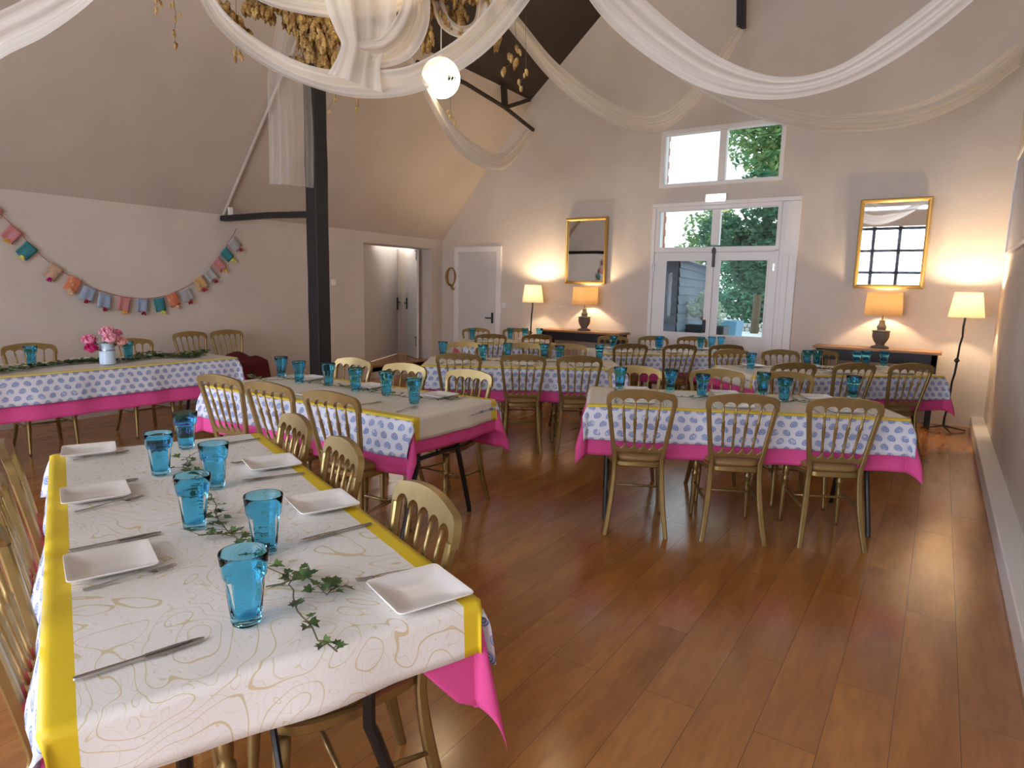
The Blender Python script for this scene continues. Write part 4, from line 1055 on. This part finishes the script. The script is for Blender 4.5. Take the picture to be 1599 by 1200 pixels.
swag(A_([(683, 0, 5.0), (695, 36, 5.0), (722, 52, 5.0), (748, 38, 5.0), (756, -10, 5.0)]), [.08, .09, .08, .08, .08], 'small white voile loop behind the globe cord', 9)
swag(A_([(-60, 100, 4.0), (0, 62, 3.9), (60, 32, 3.8), (125, -10, 3.7), (180, -60, 3.6)]), [.16, .16, .16, .14, .12], 'white voile swag crossing the top corner over the sloping ceiling', 10)
swag(A_([(470, -60, 6.0), (455, 60, 6.0), (452, 120, 6.0), (455, 200, 6.0), (456, 290, 6.0)]), [.2, .26, .34, .36, .36], 'long sheer voile tail hanging down beside the black post', 11, .03, m='tail')

swag([(-2.7, 2.6, 4.1), (-2.2, 1.2, 3.2), (-1.6, -.4, 2.8), (-.9, -1.8, 3.1), (-.3, -3.0, 3.8)], [.14, .2, .22, .2, .14], 'white voile swag stretching back over us, seen in the mirror', 21)
swag([(-3.0, 2.6, 4.1), (-3.0, 1.0, 3.1), (-2.9, -.8, 2.8), (-2.8, -2.0, 3.2), (-2.7, -3.05, 3.9)], [.14, .2, .22, .2, .14], 'white voile swag reaching the rear upper window, seen in the mirror', 22)
# ------------------------------------------------------------------ dried hops
m = mat('dried_hops', (.45, .27, .07, 1), .75); M['hops'] = m; t = NT(m); n = t.noise(t.coord(), 16, 3)
t.l(t.mix(t.ramp(n, .35, .65), (.30, .15, .04, 1), (.72, .50, .18, 1)), t.b.inputs['Base Color']); cloth_shader(m, .2)
def hop_cone(mb, p, L, rnd):
    tilt = Vector((rnd.uniform(-.35, .35), rnd.uniform(-.35, .35), -1)).normalized(); x = tilt.orthogonal().normalized(); y = tilt.cross(x)
    rs = []
    for t_, r_ in ((0, .10), (.12, .20), (.3, .28), (.42, .22), (.55, .26), (.68, .17), (.82, .15), (1, .03)):
        rs.append([p+tilt*(t_*L)+(x*math.cos(2*PI*k/6+t_*3)+y*math.sin(2*PI*k/6+t_*3))*(r_*L*rnd.uniform(.8, 1.15)) for k in range(6)])
    mb.rings(rs)
def hops(regions, label, seed, Lc=.066, cat='dried hops', group=None, stem=None):
    rnd = random.Random(seed); pts = []
    for (x0, y0, x1, y1, cnt, d0, d1) in regions:
        for _ in range(int(cnt*2.6)):
            f = rnd.random(); pts.append(at(x0+(x1-x0)*f+rnd.uniform(-8, 8), y0+(y1-y0)*f+rnd.uniform(-10, 10), d=rnd.uniform(d0, d1)))
    o0 = pts[0].copy(); mb = MB()
    for p in pts: hop_cone(mb, p-o0, Lc*rnd.uniform(.7, 1.2), rnd)
    for a, b in zip(pts[::4], pts[1::4]):
        if (a-b).length < .25: mb.tube([a-o0, b-o0], .002, 4)
    r = empty('hop_garland', o0); tag(r, label, cat, group); mb.build('hop_cones', M['hops'], r, smooth=True)['kind'] = 'stuff'
    return r
hops([(345, 5, 385, 55, 40, 4.9, 5.1), (385, 5, 425, 15, 30, 4.9, 5.1), (425, 0, 470, 25, 45, 4.9, 5.1), (450, 30, 520, 35, 60, 4.9, 5.2), (470, 55, 525, 55, 70, 4.9, 5.2), (480, 75, 520, 80, 45, 4.9, 5.2), (500, 95, 518, 100, 22, 4.95, 5.1), (455, 85, 480, 100, 10, 5, 5.2), (340, -30, 560, -20, 130, 4.9, 5.3)],
     'thick golden hop garland filling the loop of the large swag', 1)
hops([(662, 0, 668, 70, 28, 4.9, 5.1), (680, 5, 715, 35, 34, 5.0, 5.2), (718, -10, 725, 55, 16, 5, 5.2), (640, -20, 760, -12, 60, 4.9, 5.2)], 'golden hop garland between the voile loops beside the globe cord', 2)
def strand(l, label, seed, d=5.0, Lc=.055):
    rnd = random.Random(seed); pts = [at(px, py, d=d) for px, py in l]; o0 = pts[0].copy(); top = at(l[0][0]-2, -60, d=d)
    r = empty('hop_strand', o0); tag(r, label, 'dried hops', 'loose hop strands')
    mb = MB().tube([top-o0]+[p-o0 for p in pts], .0016, 4); mb.build('bine', M['stem'], r)
    for p in pts:
        for k in range(2):
            mb = MB(); hop_cone(mb, p-o0+Vector((rnd.uniform(-.02, .02), rnd.uniform(-.02, .02), rnd.uniform(-.02, .02))), Lc*rnd.uniform(.7, 1.1), rnd); mb.build('hop_cone', M['hops'], r, smooth=True)
strand([(775, 40), (782, 52), (776, 62)], 'hop strand hanging in front of the dark boards beside the swag', 1, Lc=.08)
strand([(806, 72), (800, 85), (810, 92), (786, 108)], 'hop strand hanging lower across the dark boards', 2, Lc=.07)
strand([(822, 112), (814, 128), (812, 134)], 'outermost thin hop strand near the dark board edge', 3, Lc=.05)
strand([(272, 5), (275, 22), (273, 52), (274, 66)], 'thin hop strand alone against the sloping ceiling', 4, Lc=.045)
strand([(246, 2), (243, 8)], 'short hop strand high by the sloping ceiling, outermost on the left', 5, Lc=.045)
strand([(370, 78), (371, 88)], 'single hop strand poking out above the large swag', 6, Lc=.06)
strand([(560, 148), (559, 165)], 'hop strand dangling just below the large swag by the post', 7, Lc=.045)
strand([(704, 172), (707, 186)], 'hop strand dangling below the paper globe', 8, Lc=.045)
strand([(525, 150), (512, 172)], 'hop sprig against the top of the black post', 9, Lc=.035)

# ------------------------------------------------------------------ bunting
flags = [(-14, 330, 'pinkf'), (18, 366, 'pinkf'), (42, 392, 'teal'), (83, 425, 'multi'), (114, 444, 'orange'), (137, 459, 'blue'), (163, 470, 'blue'), (194, 475, 'pinkf'), (223, 477, 'blue'), (250, 476, 'teal'), (271, 468, 'orange'), (292, 461, 'grey'), (313, 443, 'yellow'), (329, 430, 'grey'), (343, 414, 'pinkf'), (355, 398, 'teal'), (367, 382, 'grey')]
def hanky(name, c1, c2):
    m = mat(name, c1, .85); t = NT(m); vo = t.n('TexVoronoi'); vo.inputs['Scale'].default_value = 22; t.l(t.coord(), vo.inputs['Vector'])
    t.l(t.mix(t.math('LESS_THAN', vo.outputs['Distance'], .32), c1, c2), t.b.inputs['Base Color']); cloth_shader(m, .2); return m
FM = {'pinkf': hanky('pink_floral', (.72, .30, .30, 1), (.62, .36, .55, 1)), 'teal': hanky('teal_cotton', (.06, .30, .33, 1), (.08, .33, .36, 1)), 'multi': hanky('mixed_floral', (.70, .48, .35, 1), (.25, .45, .40, 1)), 'orange': hanky('orange_floral', (.78, .27, .14, 1), (.80, .45, .30, 1)), 'blue': hanky('blue_check', (.40, .50, .65, 1), (.55, .55, .70, 1)), 'grey': hanky('pale_grey_print', (.55, .56, .55, 1), (.45, .50, .56, 1)), 'yellow': hanky('yellow_floral', (.74, .50, .24, 1), (.70, .36, .30, 1))}
TS = {'pinkf': (.75, .42, .05, 1), 'teal': (.75, .70, .10, 1), 'multi': (.45, .0, .16, 1), 'orange': (.8, .5, .3, 1), 'blue': (.30, .005, .02, 1), 'grey': (.30, .005, .02, 1), 'yellow': (.45, .02, .08, 1)}
TSM = {k: mat('tassel_'+k, v, .9) for k, v in TS.items()}
bx = XL+.035; bunt = empty('bunting', (bx, at(194, 470, x=bx).y, 1.1)); tag(bunt, 'string of patterned fabric flags with tassels sagging across the left wall', 'bunting')
cord = [at(px, py, x=bx)-bunt.location for px, py in [(-60, 285), (-14, 320), (0, 333), (30, 362), (60, 395), (95, 422), (125, 440), (150, 452), (194, 464), (235, 466), (265, 460), (295, 446), (320, 428), (340, 405), (352, 388), (362, 372), (370, 357)]]
MB().tube(catmull(cord, 4), .004, 5).build('cord', mat('red_ribbon', (.42, .10, .10, 1), .8), bunt)
rnd = random.Random(12)
for i, (px, py, k) in enumerate(flags):
    c_ = at(px, py, x=bx)-bunt.location
    # slope of the cord here
    j = min(range(len(cord)-1), key=lambda q: abs((cord[q].y+cord[q+1].y)/2-c_.y)); dcd = (cord[j+1]-cord[j]).normalized(); ang = math.atan2(dcd.z, dcd.y)*.85
    hw, hh = .062, .075; mb = MB(); nn = 6
    for a in range(nn+1):
        for b in range(nn+1):
            yy, zz = (a/nn*2-1)*hw, hh-(b/nn)*2*hh; xx = .012*math.sin(a*1.4+i)*b/nn+.004
            mb.v.append((c_.x+xx, c_.y+yy*math.cos(ang)-zz*math.sin(ang), c_.z+yy*math.sin(ang)+zz*math.cos(ang)))
    mb.f = [(a*(nn+1)+b, (a+1)*(nn+1)+b, (a+1)*(nn+1)+b+1, a*(nn+1)+b+1) for a in range(nn) for b in range(nn)]
    fl = mb.build('flag', FM[k], bunt, smooth='full')
    so = fl.modifiers.new('thickness', 'SOLIDIFY'); so.thickness = .0015
    tp = Vector((c_.x+.012, c_.y+hh*1.1*math.sin(ang)+.01, c_.z-hh*1.1*math.cos(ang)))
    mb = MB()
    for q in range(7): mb.tube([tp+Vector((0, 0, .015)), tp+Vector((rnd.uniform(-.01, .02), rnd.uniform(-.03, .03), -rnd.uniform(.0, .03)))], [.004, .010], 5)
    mb.build('tassel', TSM[k], fl if False else bunt)
bpy.context.view_layer.update()
